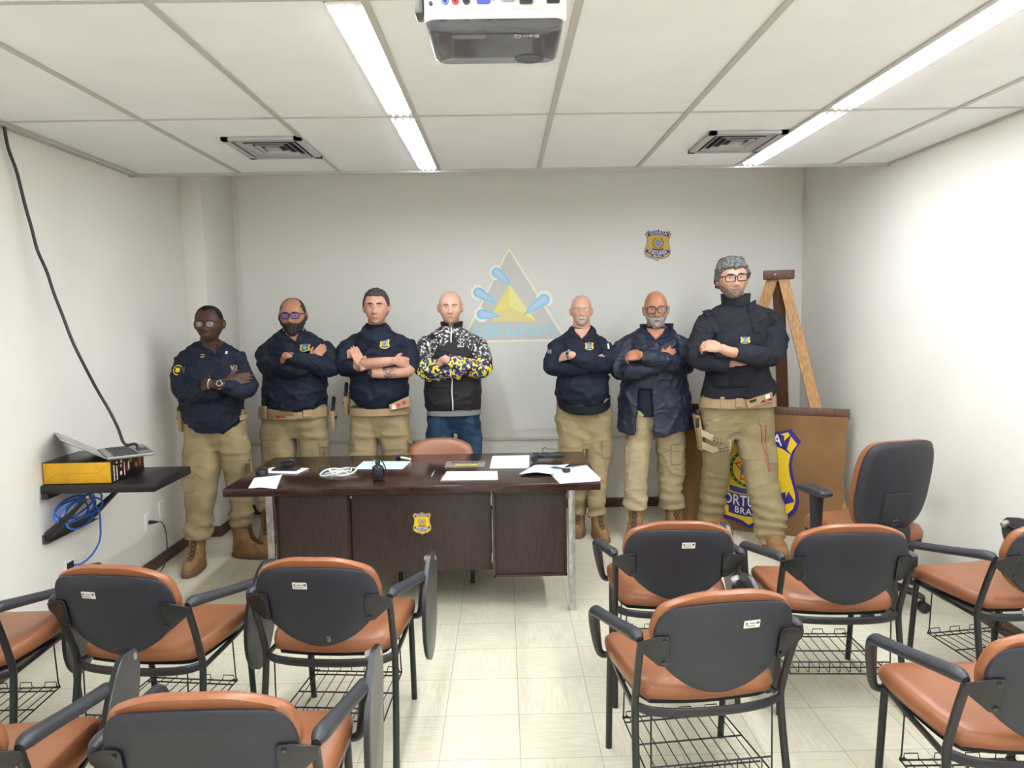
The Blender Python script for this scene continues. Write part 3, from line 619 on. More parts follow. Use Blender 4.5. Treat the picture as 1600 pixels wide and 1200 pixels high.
# keys
c = dk(885, 740); t = thing('car_key', 'black key fob with keys on top of the right paper pile', 'key', (c[0], c[1], ZD + .012)); G().prism(circ(.024, 18, (0, 0), .030), .014, lambda p: (p[0], p[2], -p[1]), bev=.004).build('fob', m_black, t)
G().prism([(-.013, .012), (.013, .012), (0, -.012)], .0008, lambda p: (p[0], p[2], .0142 - p[1])).build('emblem', m_steel, t)
G().tube([(.0 + .016 * math.cos(a), .045 + .016 * math.sin(a), .006) for a in np.linspace(0, 2 * PI, 19)[:-1]], .0015, 6, loop=True).build('key_ring', m_steel, t)
for a, m_ in ((.35, m_steel), (2.5, m_black), (2.9, m_black)):
    d = np.array((math.cos(a), math.sin(a) * .6, 0)); G().tube([np.array((0, .05, .005)) + d * .012, np.array((0, .05, .010)) + d * .045, np.array((0, .05, .012)) + d * .085], (.006, .0022), 8).build('key_blade', m_, t)

# ================================================================ shields
SHD = [(-.40, .455), (-.30, .425), (-.2, .42), (-.1, .44), (0, .50), (.1, .44), (.2, .42), (.30, .425), (.40, .455), (.445, .40), (.50, .34), (.45, .27), (.425, .20), (.415, .12), (.43, .02), (.46, -.07), (.485, -.15), (.495, -.23), (.47, -.31), (.40, -.38), (.28, -.425), (.16, -.45), (.07, -.475), (0, -.515), (-.07, -.475), (-.16, -.45), (-.28, -.425), (-.40, -.38), (-.47, -.31), (-.495, -.23), (-.485, -.15), (-.46, -.07), (-.43, .02), (-.415, .12), (-.425, .20), (-.45, .27), (-.50, .34), (-.445, .40)]
m_sy = mat('shield_yellow', (240, 200, 30), .5); m_sg = mat('shield_gold', (206, 172, 74), .5); m_sv = mat('shield_violet', (50, 34, 130), .5); m_sw = mat('shield_white', (238, 238, 236), .5); m_sb = mat('shield_blue', (52, 120, 205), .5); m_sgr = mat('shield_green', (22, 92, 58), .6); m_sr = mat('shield_red', (190, 36, 40), .5)
def shield(parent, w, h, th, fn, border, face, lev=.0012, words=True, bold=True):
    S = lambda k, kz=None: [(x * w * k, z * h * (kz or k)) for x, z in SHD]
    L = lambda n: (lambda p: fn((p[0], p[1] - th - lev * n, p[2])))
    b = G().prism(S(1.), th, fn).build('shield_border', border, parent)
    G().prism(S(.955), lev, L(0)).build('shield_rim', m_sv, parent); G().prism(S(.925), lev, L(1)).build('shield_face', face, parent)
    def arc(x0, x1, zc, sag, hh, n=14): up = [(x0 + (x1 - x0) * i / n, zc + hh / 2 + sag * (1 - (2 * i / n - 1) ** 2)) for i in range(n + 1)]; dn = [(x, z - hh) for x, z in up[::-1]]; return up + dn
    def ribbon(z, sag, hw, hh, txt, th_, sp):
        o = arc(-hw * w, hw * w, z * h, sag * h, hh * h); r = G().prism(o, lev, L(2)).build('ribbon', m_sv, parent)
        g = G()
        for d in (-1, 1):
            e = [(d * hw * w, (z + hh * .1) * h), (d * (hw + .07) * w, (z + hh * .9 - sag * .6) * h), (d * (hw + .03) * w, (z - sag * 1.2) * h), (d * (hw + .09) * w, (z - hh * .6 - sag) * h), (d * (hw - .02) * w, (z - hh * .45) * h)]; G().prism(e if d > 0 else e[::-1], lev, L(2)).build('ribbon_tail', m_sv, parent)
        if words:
            t = text_g(txt, th_ * h, lev, sp, .02 * th_ * h if bold else 0); V = np.vstack(t.v); k = min(1., hw * 1.86 * w / (V[:, 0].max() - V[:, 0].min()))
            t = g_map(t, lambda p: L(3)((p[0] * k, p[1], p[2] + z * h + sag * h * (1 - (p[0] * k / (hw * w)) ** 2)))); t.build('lettering', m_sw, parent)
    ribbon(.325, .05, .335, .125, 'GUARDA', .095, 1.15); ribbon(-.20, -.06, .36, .13, 'PORTUÁRIA', .10, 1.0)
    o = arc(-.21 * w, .21 * w, -.325 * h, -.03 * h, .085 * h); r = G().prism(o, lev, L(2)).build('ribbon', m_sv, parent)
    if words: t = text_g('BRASIL', .06 * h, lev, 1.15, .02 * .06 * h); t = g_map(t, lambda p: L(3)((p[0] * .92, p[1], p[2] - .325 * h - .03 * h * (1 - (p[0] / (.21 * w)) ** 2)))); t.build('lettering', m_sw, parent)
    g = G(); R = .17 * w                                      # wreath, star, globe, sword ribbon
    for d in (-1, 1):
        for i in range(9):
            a = -PI / 2 + d * (.25 + i * .30); c = (R * 1.12 * math.cos(a), .06 * h + R * 1.12 * math.sin(a))
            for e in (-.5, .5):
                b_ = a + d * PI / 2 + e * d; l = R * .42; g.prism([(c[0] + l * .5 * math.cos(b_ + q) * (1 if q in (0, PI) else .45), c[1] + l * .5 * math.sin(b_ + q) * (1 if q in (0, PI) else .45)) for q in (0, PI / 4, PI * 3 / 4, PI, PI * 5 / 4, PI * 7 / 4)], lev * .8, L(2 + .1 * (e > 0)))
    g.build('wreath', m_sgr, parent)
    st = []
    for i in range(10): a = PI / 2 + i * PI / 5; r_ = R * (.98 if i % 2 == 0 else .55); st.append((r_ * math.cos(a), .06 * h + r_ * math.sin(a)))
    G().prism(st, lev, L(2.3)).build('star_edge', m_sr, parent); G().prism([(x * .86, .06 * h + (z - .06 * h) * .86) for x, z in st], lev, L(2.7)).build('star', m_sy, parent)
    q = G().prism(circ(R * .56, 24, (0, .06 * h)), lev, L(3.1)).build('globe', m_sb, parent)
    g = G()
    for i in range(5): a = PI / 2 + i * 2 * PI / 5; g.prism(circ(R * .09, 8, (R * .28 * math.cos(a), .06 * h + R * .28 * math.sin(a))), lev, L(3.6))
    g.build('globe_stars', m_sw, parent)
    g = G(); g.prism(arc(-R * 1.2, R * 1.2, .06 * h - R * 1.25, -R * .2, R * .34), lev, L(2.9)); g.build('scroll', mat('scroll_blue', (40, 70, 140), .5), parent)
t = thing('wall_badge', 'gold and violet shield sign with a white edge, high on the back wall', 'sign', (1.275, YB - .009, 2.178), 0, None, Matrix.Translation((1.275, YB - .009, 2.178)) @ Matrix.Rotation(math.radians(2.5), 4, 'Y'))
shield(t, .225, .262, .012, lambda p: p, m_sw, m_sg)
fd = lambda p: (p[0] + .031, -.2962 + p[1], p[2] + .503)
ds = bpy.data.objects.new('badge_sticker', None); COL.objects.link(ds); ds.parent = desk; ds['label'] = 'shield sticker on the front panel'
# (kept one level deep: border, face and marks are sub-parts of the sticker)
shield(ds, .10, .125, .0008, fd, m_sy, m_sy, lev=.0005)

# ================================================================ easel and banner
m_oak = mat('easel_wood', (196, 144, 84), .5, var=.25, vscale=12, stretch=(10, 10, 1.2)); m_dkw = mat('dark_wood', (104, 66, 44), .5, var=.3, vscale=12, stretch=(9, 9, 1.2)); m_ban = mat('banner_canvas', (138, 101, 61), .8, bump=.3, bscale=300, var=.1, vscale=4)
ez = thing('easel', 'tall wooden A-frame easel standing behind the brown banner', 'easel')
def bar(a, b, w, d, name, m, yaw=0.):
    a, b = np.array(a), np.array(b); g = G(); t_ = nrm(b - a); sd = np.array((math.cos(yaw), math.sin(yaw), 0)); sd = nrm(sd - t_ * (sd @ t_)); n_ = np.cross(t_, sd); R = [[p + sd * w / 2 * i + n_ * d / 2 * j for i, j in ((1, 1), (-1, 1), (-1, -1), (1, -1))] for p in (a, b)]; g.loft(R); return g.build(name, m, ez)
ET = at(1216, 436, 5.42); yw = -.30
q = at(1283, 657, 5.17); dirr = (q - at(1224, 436, 5.40)); fr = at(1224, 436, 5.40) + dirr * (at(1224, 436, 5.40)[2] / -dirr[2]); fr[0] = min(fr[0], 2.40)
bar(at(1224, 434, 5.40), fr, .075, .03, 'leg', m_oak, yw)
q = at(1190, 470, 5.42); a0 = at(1207, 434, 5.44); dirl = q - a0; fl_ = a0 + dirl * (a0[2] / -dirl[2]); fl_ = np.array((1.50, 5.66, 0.)); bar(a0, fl_, .075, .03, 'leg', m_oak, yw)
bar(at(1216, 438, 5.47), (2.30, 5.86, 0.), .085, .035, 'rear_leg', m_dkw, yw)
cc = at(1216.5, 429.5, 5.42); blk = G().box((0, 0, 0), (.215, .085, .066), .006, rz=yw); blk.v = [np.vstack(blk.v) + cc]; hb = blk.build('head_block', m_dkw, ez)
for i in (-1, 1): c2 = cc + np.array((i * .05, -.045 - .0 * i, 0)); g = G(); g.ell(tuple(c2 + np.array((0, .0 - i * .05 * math.sin(-yw) * -1, 0))), (.008, .006, .008)); g.build('bolt', m_steel, hb)
# banner board: local x along its width, z up, leaning back a little
BL, BR = np.array((1.33, 5.50, 0)), np.array((2.375, 5.00, 0)); bwid = np.linalg.norm(BR - BL); ba = math.atan2(BR[1] - BL[1], BR[0] - BL[0])
BMx = Matrix.Translation(((BL[0] + BR[0]) / 2, (BL[1] + BR[1]) / 2, 0.002)) @ Matrix.Rotation(ba, 4, 'Z') @ Matrix.Rotation(math.radians(-3), 4, 'X')
bn = thing('banner_board', 'brown canvas banner with a big yellow and violet shield, leaning on the easel', 'banner', M=BMx)
BH = .93
bi = np.array(BMx.inverted()); 
def on_b(x, y):      # banner coordinates of a pixel
    o = bi @ np.array((0, 0, CAMH, 1)); d = bi[:3, :3] @ ray(x, y); k = -o[1] / d[1]; return o[0] + d[0] * k, o[2] + d[2] * k
(sx1, sz1), (sxb, szb), (sxt, szt) = on_b(1252, 690), on_b(1170, 826), on_b(1172, 655)
sw, shh = 2 * (sx1 - sxb) * 1.0, (sz1 - szb) / (.34 + .515)
SHX = [sxb, sw / 2]
def drape(x, z): return smoothstep(SHX[1], SHX[1] + .06, abs(x - SHX[0])) * drape0(x, z)
def drape0(x, z): return .006 * math.sin(x * 14 + z * 5) * (1 - z / BH * .7) + .004 * math.sin(x * 31 - z * 9) + .016 * smoothstep(.42, .58, x) * math.sin(z * 10 + 1) * .6 + (.02 * max(0, .25 - z))
def smoothstep(a, b, x): t = min(1, max(0, (x - a) / (b - a))); return t * t * (3 - 2 * t)
for z_, w_ in ((BH - .035, .03), (.25, -.1)): G().box((0, .022, z_), (bwid + w_, .022, .075), .003).build('batten', m_dkw, bn)
NX, NZ = 60, 44; V = []; F = []
for off in (0., .006):
    for j in range(NZ + 1):
        for i in range(NX + 1):
            x = -bwid / 2 + bwid * i / NX; z = (BH - .055) * j / NZ; ins = .022 * (1 - (2 * i / NX - 1) ** 2 * 0) ; e = .008 * math.sin(z * 24) * (abs(2 * i / NX - 1) > .97); V.append((x * (1 - .03 * (1 - z / BH)) + e, -.004 + off - drape(x, z), z))
n1 = (NX + 1) * (NZ + 1)
for j in range(NZ):
    for i in range(NX): a = j * (NX + 1) + i; F += [(a, a + 1, a + NX + 2, a + NX + 1), (n1 + a + NX + 1, n1 + a + NX + 2, n1 + a + 1, n1 + a)]
ed = [i for i in range(NX + 1)] + [j * (NX + 1) + NX for j in range(1, NZ + 1)] + [NZ * (NX + 1) + i for i in range(NX - 1, -1, -1)] + [j * (NX + 1) for j in range(NZ - 1, 0, -1)]
for k in range(len(ed)): a, b = ed[k], ed[(k + 1) % len(ed)]; F.append((a, n1 + a, n1 + b, b))
G().add(V, F).build('canvas', m_ban, bn, sharp=60)
fb = lambda p: (p[0] + sxb, -.006 - drape(p[0] + sxb, p[2] + szb + .515 * shh) + p[1], p[2] + szb + .515 * shh)
em = bpy.data.objects.new('shield_emblem', None); COL.objects.link(em); em.parent = bn; em['label'] = 'yellow and violet shield printed on the canvas'
shield(em, sw, shh, .0015, fb, m_sv, m_sy, lev=.0012)

# ================================================================ the projected picture: projector light painted as pale flat shapes on the back wall
pj = thing('painted_projection', 'painted projector-light logo with a triangle, pyramid, blue waves and lettering on the back wall', 'projection', (0, YB - .0085, 0))
def wl(x, y): p = at(x, y, YB - .01); return (p[0], p[2])
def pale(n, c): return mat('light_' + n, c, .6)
def flat(name, outl, th, m, parent=pj, lift=0.): return G().prism(outl, th, lambda p: (p[0], p[1] - lift, p[2])).build(name, m, parent)
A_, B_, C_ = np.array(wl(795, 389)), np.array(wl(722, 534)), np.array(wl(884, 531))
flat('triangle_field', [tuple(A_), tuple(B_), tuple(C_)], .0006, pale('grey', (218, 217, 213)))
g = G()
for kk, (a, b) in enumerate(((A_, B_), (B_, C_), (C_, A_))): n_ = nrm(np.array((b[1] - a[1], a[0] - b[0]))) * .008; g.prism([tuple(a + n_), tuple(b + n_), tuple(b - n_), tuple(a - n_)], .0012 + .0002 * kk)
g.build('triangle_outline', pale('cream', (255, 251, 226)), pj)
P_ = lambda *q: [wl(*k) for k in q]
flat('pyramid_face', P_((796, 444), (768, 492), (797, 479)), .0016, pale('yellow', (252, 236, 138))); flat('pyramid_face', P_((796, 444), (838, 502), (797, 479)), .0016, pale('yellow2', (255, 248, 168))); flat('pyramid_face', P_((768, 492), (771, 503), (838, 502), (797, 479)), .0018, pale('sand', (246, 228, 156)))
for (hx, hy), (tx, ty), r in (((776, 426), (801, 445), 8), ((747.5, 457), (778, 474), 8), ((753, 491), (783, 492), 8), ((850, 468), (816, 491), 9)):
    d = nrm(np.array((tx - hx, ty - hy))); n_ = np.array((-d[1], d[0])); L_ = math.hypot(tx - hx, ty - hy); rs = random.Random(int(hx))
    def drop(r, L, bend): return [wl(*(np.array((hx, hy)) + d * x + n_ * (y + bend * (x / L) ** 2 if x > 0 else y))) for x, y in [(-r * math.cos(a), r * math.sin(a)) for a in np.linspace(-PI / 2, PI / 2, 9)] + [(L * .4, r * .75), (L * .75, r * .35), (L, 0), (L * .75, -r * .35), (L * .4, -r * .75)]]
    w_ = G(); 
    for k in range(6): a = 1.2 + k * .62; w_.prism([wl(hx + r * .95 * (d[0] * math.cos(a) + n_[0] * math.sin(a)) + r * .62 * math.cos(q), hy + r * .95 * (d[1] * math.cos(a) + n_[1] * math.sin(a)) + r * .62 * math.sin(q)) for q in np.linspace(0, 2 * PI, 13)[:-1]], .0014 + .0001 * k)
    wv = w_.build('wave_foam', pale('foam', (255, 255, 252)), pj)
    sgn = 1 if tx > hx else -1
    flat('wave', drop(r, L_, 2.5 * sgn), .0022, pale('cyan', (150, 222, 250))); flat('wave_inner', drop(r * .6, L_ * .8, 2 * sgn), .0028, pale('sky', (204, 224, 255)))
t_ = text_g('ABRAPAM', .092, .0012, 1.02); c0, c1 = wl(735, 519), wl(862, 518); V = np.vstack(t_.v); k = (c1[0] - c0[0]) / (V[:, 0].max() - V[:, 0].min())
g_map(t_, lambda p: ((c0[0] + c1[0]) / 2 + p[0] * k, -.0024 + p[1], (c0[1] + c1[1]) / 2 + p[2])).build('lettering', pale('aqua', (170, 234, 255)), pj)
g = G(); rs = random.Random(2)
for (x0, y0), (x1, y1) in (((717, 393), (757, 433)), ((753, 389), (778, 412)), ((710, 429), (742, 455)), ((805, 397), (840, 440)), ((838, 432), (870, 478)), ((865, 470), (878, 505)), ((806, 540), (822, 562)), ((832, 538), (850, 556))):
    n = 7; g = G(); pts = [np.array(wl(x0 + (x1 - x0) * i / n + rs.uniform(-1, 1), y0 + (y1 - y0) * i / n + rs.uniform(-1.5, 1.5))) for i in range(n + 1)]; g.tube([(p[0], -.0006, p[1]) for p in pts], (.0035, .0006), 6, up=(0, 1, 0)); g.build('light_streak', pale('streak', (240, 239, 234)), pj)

# ================================================================ projector
pr = thing('projector', 'ceiling-mounted white and dark video projector seen from behind, wrapped in clear film', 'projector', (-.005, 1.52, 2.215))
m_pw = mat('projector_white', (232, 232, 222), .45); m_pd = mat('projector_dark', (50, 50, 62), .16, var=.25, vscale=14, coat=.6)
W_, D_, H_ = .288, .235, .098
R = [[(x, y + D_ / 2, z) for x, y in rrect(W_ * k, D_ * k, .022, 4)] for z, k in ((.004, .985), (.014, 1.), (H_ - .012, 1.), (H_, .95))]; G().loft(R).build('case', m_pw, pr)
R = [[(x, y + D_ / 2, z) for x, y in rrect(W_ * k, D_ * k, .024, 5)] for z, k in ((.005, .97), (-.004, .95), (-.010, .90), (-.011, .5))]; tp_ = G().loft(R).build('top_cover', m_pd, pr, label='dark glossy cover')
tx = text_g('BenQ', .0145, .0006, 1.15, .0006); g_map(tx, lambda p: (-p[0] + .065, .055 + p[2] * -1.0 * -1, -.0112 - p[1] * -1)).build('lettering', mat('logo_silver', (190, 190, 200), .4), tp_)
R = [[(x, y, z) for x, y in circ(.027, 24, (.075, D_ - .045), .020)] for z in (-.0125, -.009)]; G().loft(R).build('lens_window', mat('lens_dark', (20, 22, 34), .08), tp_)
R = [[(x, y, z) for x, y in circ(a, 24, (.075, D_ - .045), b_)] for a, b_, z in ((.027, .020, -.0115), (.033, .026, -.0115), (.033, .026, -.014), (.028, .021, -.014))]; G().loft(R, loop=True).build('lens_ring', m_pd, tp_)
g = G(); g.prism(rrect(.07, .018, .008, 4), .002, lambda p: (p[0] - .055, .055 + p[2], -.0105 + p[1])); g.build('button_row', mat('proj_grey', (110, 110, 120), .3), tp_)
# film wrapped round the cover: a crumpled clear sheet
V = []; NX, NY = 26, 16; rs = np.random.RandomState(1); F = []
for j in range(NY + 1):
    for i in range(NX + 1):
        u, v = i / NX, j / NY; x = (u - .5) * (W_ + .012); y = -.006 + v * (D_ + .012); ed_ = max(abs(u - .5), abs(v - .5)) * 2; V.append((x + rs.uniform(-.003, .003), y + rs.uniform(-.003, .003), -.0165 + .016 * max(0, ed_ - .86) / .14 + rs.uniform(-.003, .002)))
for j in range(NY):
    for i in range(NX): a = j * (NX + 1) + i; F.append((a, a + 1, a + NX + 2, a + NX + 1))
film = G().add(V, F).build('clear_film', glassy('film', (225, 225, 235), .05, .06), pr, sharp=25, fix=False); md = film.modifiers.new('s', 'SOLIDIFY'); md.thickness = .0006
# rear panel with sockets (y = 0 faces the viewer)
G().box((.01, -.001, .052), (.235, .004, .062), .001).build('connector_panel', mat('panel_white', (238, 238, 236), .5), pr)
fz = lambda p: (p[0], -.003 + p[1], p[2])
for x, z, c in ((-.098, .062, (150, 176, 160)), (-.098, .036, (80, 120, 200)), (-.078, .068, (230, 230, 230)), (-.056, .068, (222, 190, 60)), (-.078, .036, (200, 50, 50)), (-.056, .036, (40, 42, 50))):
    j = G().prism(circ(.0075, 16, (x, z)), .003, fz).build('round_jack', mat('jack_%d_%d_%d' % c, c, .4), pr); G().prism(circ(.003, 10, (x, z)), .0045, fz).build('jack_hole', m_black, j)
for x, z, c in ((-.022, .074, (70, 80, 200)), (-.022, .036, (70, 80, 200)), (.026, .040, (150, 150, 156))):
    j = G().prism(rrect(.028, .013, .005, 3, (x, z)), .004, fz).build('video_port', mat('port_%d_%d_%d' % c, c, .4), pr)
    g = G(); [g.prism(circ(.002, 8, (x + d * .02, z)), .003, fz) for d in (-1, 1)]; g.build('port_screw', m_steel, j)
g = G(); g.prism(rrect(.018, .006, .001, 1, (.088, .060)), .003, fz); g.prism(rrect(.026, .014, .002, 2, (.128 - .012, .036)), .003, fz); g.build('digital_port', m_black, pr)
g = G()
for k in range(5): g.prism(circ(.0042, 10, (-.127 + .010 * (k % 2), .075 - .0105 * k)), .003, lambda p: (p[0], .0005 + p[1], p[2]))
g.build('vent_hole', m_black, pr)
g = G(); g.box((.062, -.012, .045), (.026, .022, .034), .003); g.tube([(.062, -.014, .06), (.062, -.018, .10), (.058, .02, .17), (.05, .06, .26), (.05, .07, .318)], .009, 10, smooth=4); g.build('video_lead', m_black, pr)
g = G(); g.tube([(0, .115, H_), (0, .115, .318)], .022, 14); g.box((0, .115, .318), (.14, .14, .012), .003); g.box((0, .115, H_ + .008), (.20, .16, .012), .003)
for d in (-1, 1): g.box((d * .09, .115, H_ + .002), (.02, .18, .01), .002)
g.build('ceiling_mount', m_pw, pr)
g = G(); g.box((-.152, .03, .06), (.016, .05, .085), .003); g.build('side_bracket', m_grey, pr)
# ================================================================ people
def smoothstep(a, b, x): t = np.clip((x - a) / (b - a), 0, 1); return t * t * (3 - 2 * t)
def gs(x, s): return np.exp(-(x / s) ** 2)
def waves(p, seed, k, n=6, warp=1.2, st=(1, 1, 1)):
    r = np.random.RandomState(seed); p = p * np.array(st); o = np.zeros(len(p))
    for i in range(n):
        d = r.normal(size=3); d /= np.linalg.norm(d); q = r.normal(size=3); q /= np.linalg.norm(q)
        kk = k * r.uniform(.6, 1.7); o += np.sin(p @ d * kk + r.uniform(0, 6.3) + warp * np.sin(p @ q * kk * .6 + r.uniform(0, 6.3))) / n ** .5
    return o
def ridge(w, s=.4): return np.exp(-(w / s) ** 2)
def vox(g, size, it=3, lam=.5, disp=None):      # fuse the closed shapes into one continuous skin
    me = g.mesh('tmp'); o = bpy.data.objects.new('tmp', me); COL.objects.link(o)
    md = o.modifiers.new('r', 'REMESH'); md.mode = 'VOXEL'; md.voxel_size = size; md.use_smooth_shade = True
    dg = bpy.context.evaluated_depsgraph_get(); m2 = bpy.data.meshes.new_from_object(o.evaluated_get(dg))
    bpy.data.objects.remove(o); bpy.data.meshes.remove(me)
    n = len(m2.vertices); v = np.empty(n * 3); m2.vertices.foreach_get('co', v); v = v.reshape(-1, 3)
    e = np.empty(len(m2.edges) * 2, dtype=np.int32); m2.edges.foreach_get('vertices', e); e = e.reshape(-1, 2)
    dg_ = np.bincount(e.ravel(), minlength=n).astype(float)[:, None]
    for k in range(it):
        a = np.zeros_like(v)
        for c in range(3): a[:, c] = np.bincount(e[:, 0], v[e[:, 1], c], n) + np.bincount(e[:, 1], v[e[:, 0], c], n)
        v = v + lam * (a / np.maximum(dg_, 1) - v)
    m2.vertices.foreach_set('co', v.ravel()); m2.update()
    if disp is not None:
        nn = np.empty(n * 3); m2.vertex_normals.foreach_get('vector', nn); nn = nn.reshape(-1, 3)
        v = v + nn * disp(v, nn)[:, None]; m2.vertices.foreach_set('co', v.ravel()); m2.update()
    return m2, v
def vox_obj(g, size, name, mats, parent, it=3, disp=None, cls=None, label=None):
    me, v = vox(g, size, it, disp=disp)
    mi = None
    if cls is not None:
        np_ = len(me.polygons); c = np.empty(np_ * 3); me.polygons.foreach_get('center', c); mi = cls(c.reshape(-1, 3))
    me.name = name
    return finish(me, name, mats, parent, mi, 0, label, fix=False)
def bvh_of(o):
    me = o.data; return BVHTree.FromPolygons([v.co[:] for v in me.vertices], [p.vertices[:] for p in me.polygons])
def onto(bvh, off=0., dirv=(0, 1, 0), back=1.2, lim=None):   # lays (x, -height, z) points on a surface, seen from the front
    d = Vector(dirv)
    def f(p):
        for k in range(14):
            h = bvh.ray_cast(Vector((p[0], 0, p[2] - .008 * k)) - d * back, d)
            if h[0] is not None: break
        y = h[0].y if h[0] is not None else (lim if lim is not None else -.1)
        return (p[0], y + p[1] - off, p[2])
    return f
# ------------------------------------------------ heads
class Head:
    def __init__(s, c, hw, hh, yaw=0., pitch=0., roll=0., nose=1., brow=1., jaw=1., seed=0):
        s.c = np.array(c); s.hw, s.hh, s.hd = hw, hh, max(hw * 1.22, hh * .84); s.k = hh / .115; s.nose, s.brow, s.jaw = nose, brow, jaw
        s.M = np.array((Matrix.Rotation(math.radians(yaw), 3, 'Z') @ Matrix.Rotation(math.radians(pitch), 3, 'X') @ Matrix.Rotation(math.radians(roll), 3, 'Y')))
        s.M4 = Matrix.Translation(Vector(c)) @ Matrix(s.M.tolist()).to_4x4()
    def surf(s, a, v, off=0.):      # a: angle about the head, 0 = front; v: -1 chin .. 1 crown
        a = np.asarray(a, float); v = np.asarray(v, float); t = np.abs(v)
        wx = np.where(v > 0, (1 - t ** 2.4) ** (1 / 2.2), (1 - t ** 3.4) ** (1 / 2.1) * (1 - (.27 / s.jaw) * smoothstep(.05, .80, t)))
        wf = np.where(v > 0, (1 - t ** 2.3) ** (1 / 2.2), (1 - t ** 4.2) ** (1 / 2.6) * (1 - .03 * t))
        wb = np.where(v > 0, (1 - t ** 2.5) ** (1 / 2.2), (1 - t ** 2.2) ** .5 * (1 - .45 * smoothstep(.1, .9, t)))
        sa, ca = np.sin(a), np.cos(a); sq = lambda q, e: np.sign(q) * np.abs(q) ** e
        x = s.hw * wx * sq(sa, .92); y = np.where(ca > 0, -s.hd * wf * .93 * sq(np.maximum(ca, 0), .86), s.hd * wb * np.maximum(-ca, 0)); z = s.hh * v
        X, Z = x / s.k, z / s.k; A = np.abs(X); fr = smoothstep(.15, .55, ca); d = np.zeros_like(X)
        ramp = np.clip((.018 - Z) / .054, 0, 1); np_ = np.where(Z > -.036, .22 + .78 * ramp, np.exp(-((Z + .036) / .007) ** 2)) * smoothstep(.036, .014, Z)
        d += .026 * s.nose * np_ * gs(X, .0085 + .0045 * ramp) + .009 * gs(A - .012, .007) * gs(Z + .036, .008)
        d -= .0095 * gs(A - .031, .016) * gs(Z - .005, .0105)
        d += .0055 * s.brow * gs(A - .028, .022) * gs(Z - .024, .008) + .003 * gs(A - .031, .014) * gs(Z + .010, .006)
        d += .004 * gs(A - .044, .016) * gs(Z + .028, .016) - .003 * gs(A - .030, .008) * gs(Z + .052, .016)
        d += .0040 * gs(X, .021) * (gs(Z + .0605, .0050) + 1.1 * gs(Z + .0705, .0055)) - .0030 * gs(X, .022) * gs(Z + .0655, .0020) + .004 * gs(X, .026) * gs(Z + .056, .018)
        d += .007 * gs(X, .018) * gs(Z + .100, .012) - .003 * gs(X, .020) * gs(Z + .083, .006)
        y = y - d * fr * s.k
        P = np.stack([x, y, z], -1)
        if np.ndim(off) or off:
            n = np.stack([x / s.hw ** 2, y / s.hd ** 2, z / s.hh ** 2], -1); n /= np.linalg.norm(n, axis=-1, keepdims=True) + 1e-9
            P = P + n * np.asarray(off)[..., None]
        return P
    def grid(s, off=0., nu=72, nv=56, mask=None):
        a = -PI + 2 * PI * np.arange(nu) / nu; v = np.sin(np.linspace(-PI / 2, PI / 2, nv + 1))[1:-1] ; v = np.sign(v) * np.abs(v) ** .97
        A, V = np.meshgrid(a, v)
        if mask is not None: off = mask(A, V, s.surf(A, V))
        P = s.surf(A, V, off); g = G(); g.loft(list(P)); return g
    def world(s, p): return np.asarray(p) @ s.M.T + s.c
    def face_y(s, x, z):             # front surface in head space
        v = np.clip(z / s.hh, -.97, .97); lo, hi = -PI / 2, PI / 2
        for _ in range(40):
            m = (lo + hi) / 2
            if s.surf(m, v)[0] < x: lo = m
            else: hi = m
        return float(s.surf((lo + hi) / 2, v)[1])
    def body(s, g):
        q = s.grid(); g.merge(q, np.array(s.M4))
        for d in (-1, 1):
            e = G(); k = s.k; M = np.array(Matrix.Rotation(math.radians(d * 22), 3, 'Z') @ Matrix.Rotation(math.radians(-8), 3, 'X'))
            e.ell((d * (s.hw + .002), .008 * k, -.006 * k), (.0085 * k, .017 * k, .031 * k), M=M); e.ell((d * (s.hw + .008), .015 * k, .002 * k), (.0065 * k, .015 * k, .024 * k), M=M); g.merge(e, np.array(s.M4))
    def lip(s, c):                   # which faces of the fused body are lips
        L = ((c - s.c) @ s.M) / s.k; return (np.abs(L[:, 0]) < .0225 - 1.2 * np.abs(L[:, 2] + .066)) & (np.abs(L[:, 2] + .0665) < .0062) & (L[:, 1] < -.04)
    def extras(s, root, hair_m, eye=(60, 40, 30), brow_m=None, browt=.0038):
        k = s.k
        for d in (-1, 1):
            x0, z0 = d * .0305 * k, .004 * k; y0 = s.face_y(x0, z0)
            g = G(); g.ell((x0, y0 + .0055 * k, z0), (.0150 * k, .0085 * k, .0066 * k), nu=20, nv=10, m=0)
            g.ell((x0, y0 - .0008 * k, z0), (.0058 * k, .0030 * k, .0058 * k), nu=14, nv=8, m=1)
            h = G(); h.merge(g, np.array(s.M4)); o = h.build('eye', [mat('eye_white', (226, 220, 214), .25), mat('iris_dark', (46, 32, 26), .15)], root)
            for nm_, zz, th in (('upper_eyelid', .0058, .0022), ('lower_eyelid', -.0052, .0014)):
                pts = []
                for i in range(7):
                    t = -1 + i / 3; xx = x0 + t * .0155 * k; z1 = z0 + (zz * (1 - .75 * t * t)) * k; pts.append((xx, min(s.face_y(xx, z1), y0 + .004 * k) - .0022 * k, z1))
                g = G(); g.tube(pts, th * k, 8, smooth=2); h = G(); h.merge(g, np.array(s.M4)); h.build(nm_, s.skin_m, root)
            pts = []
            for i in range(6):
                t = i / 5; xx = d * (.013 + .036 * t) * k; zz = (.021 + .0045 * math.sin(t * 2.6) - .003 * t * t) * k; pts.append((xx, s.face_y(xx, zz) - .0006 * k, zz))
            g = G(); g.tube(pts, [(browt * k * .55, browt * k * .8), (browt * k * .55, browt * k), (browt * k * .55, browt * k), (browt * k * .5, browt * k * .9), (browt * k * .5, browt * k * .7), (browt * k * .3, browt * k * .3)], 8, up=(0, 0, 1), smooth=2)
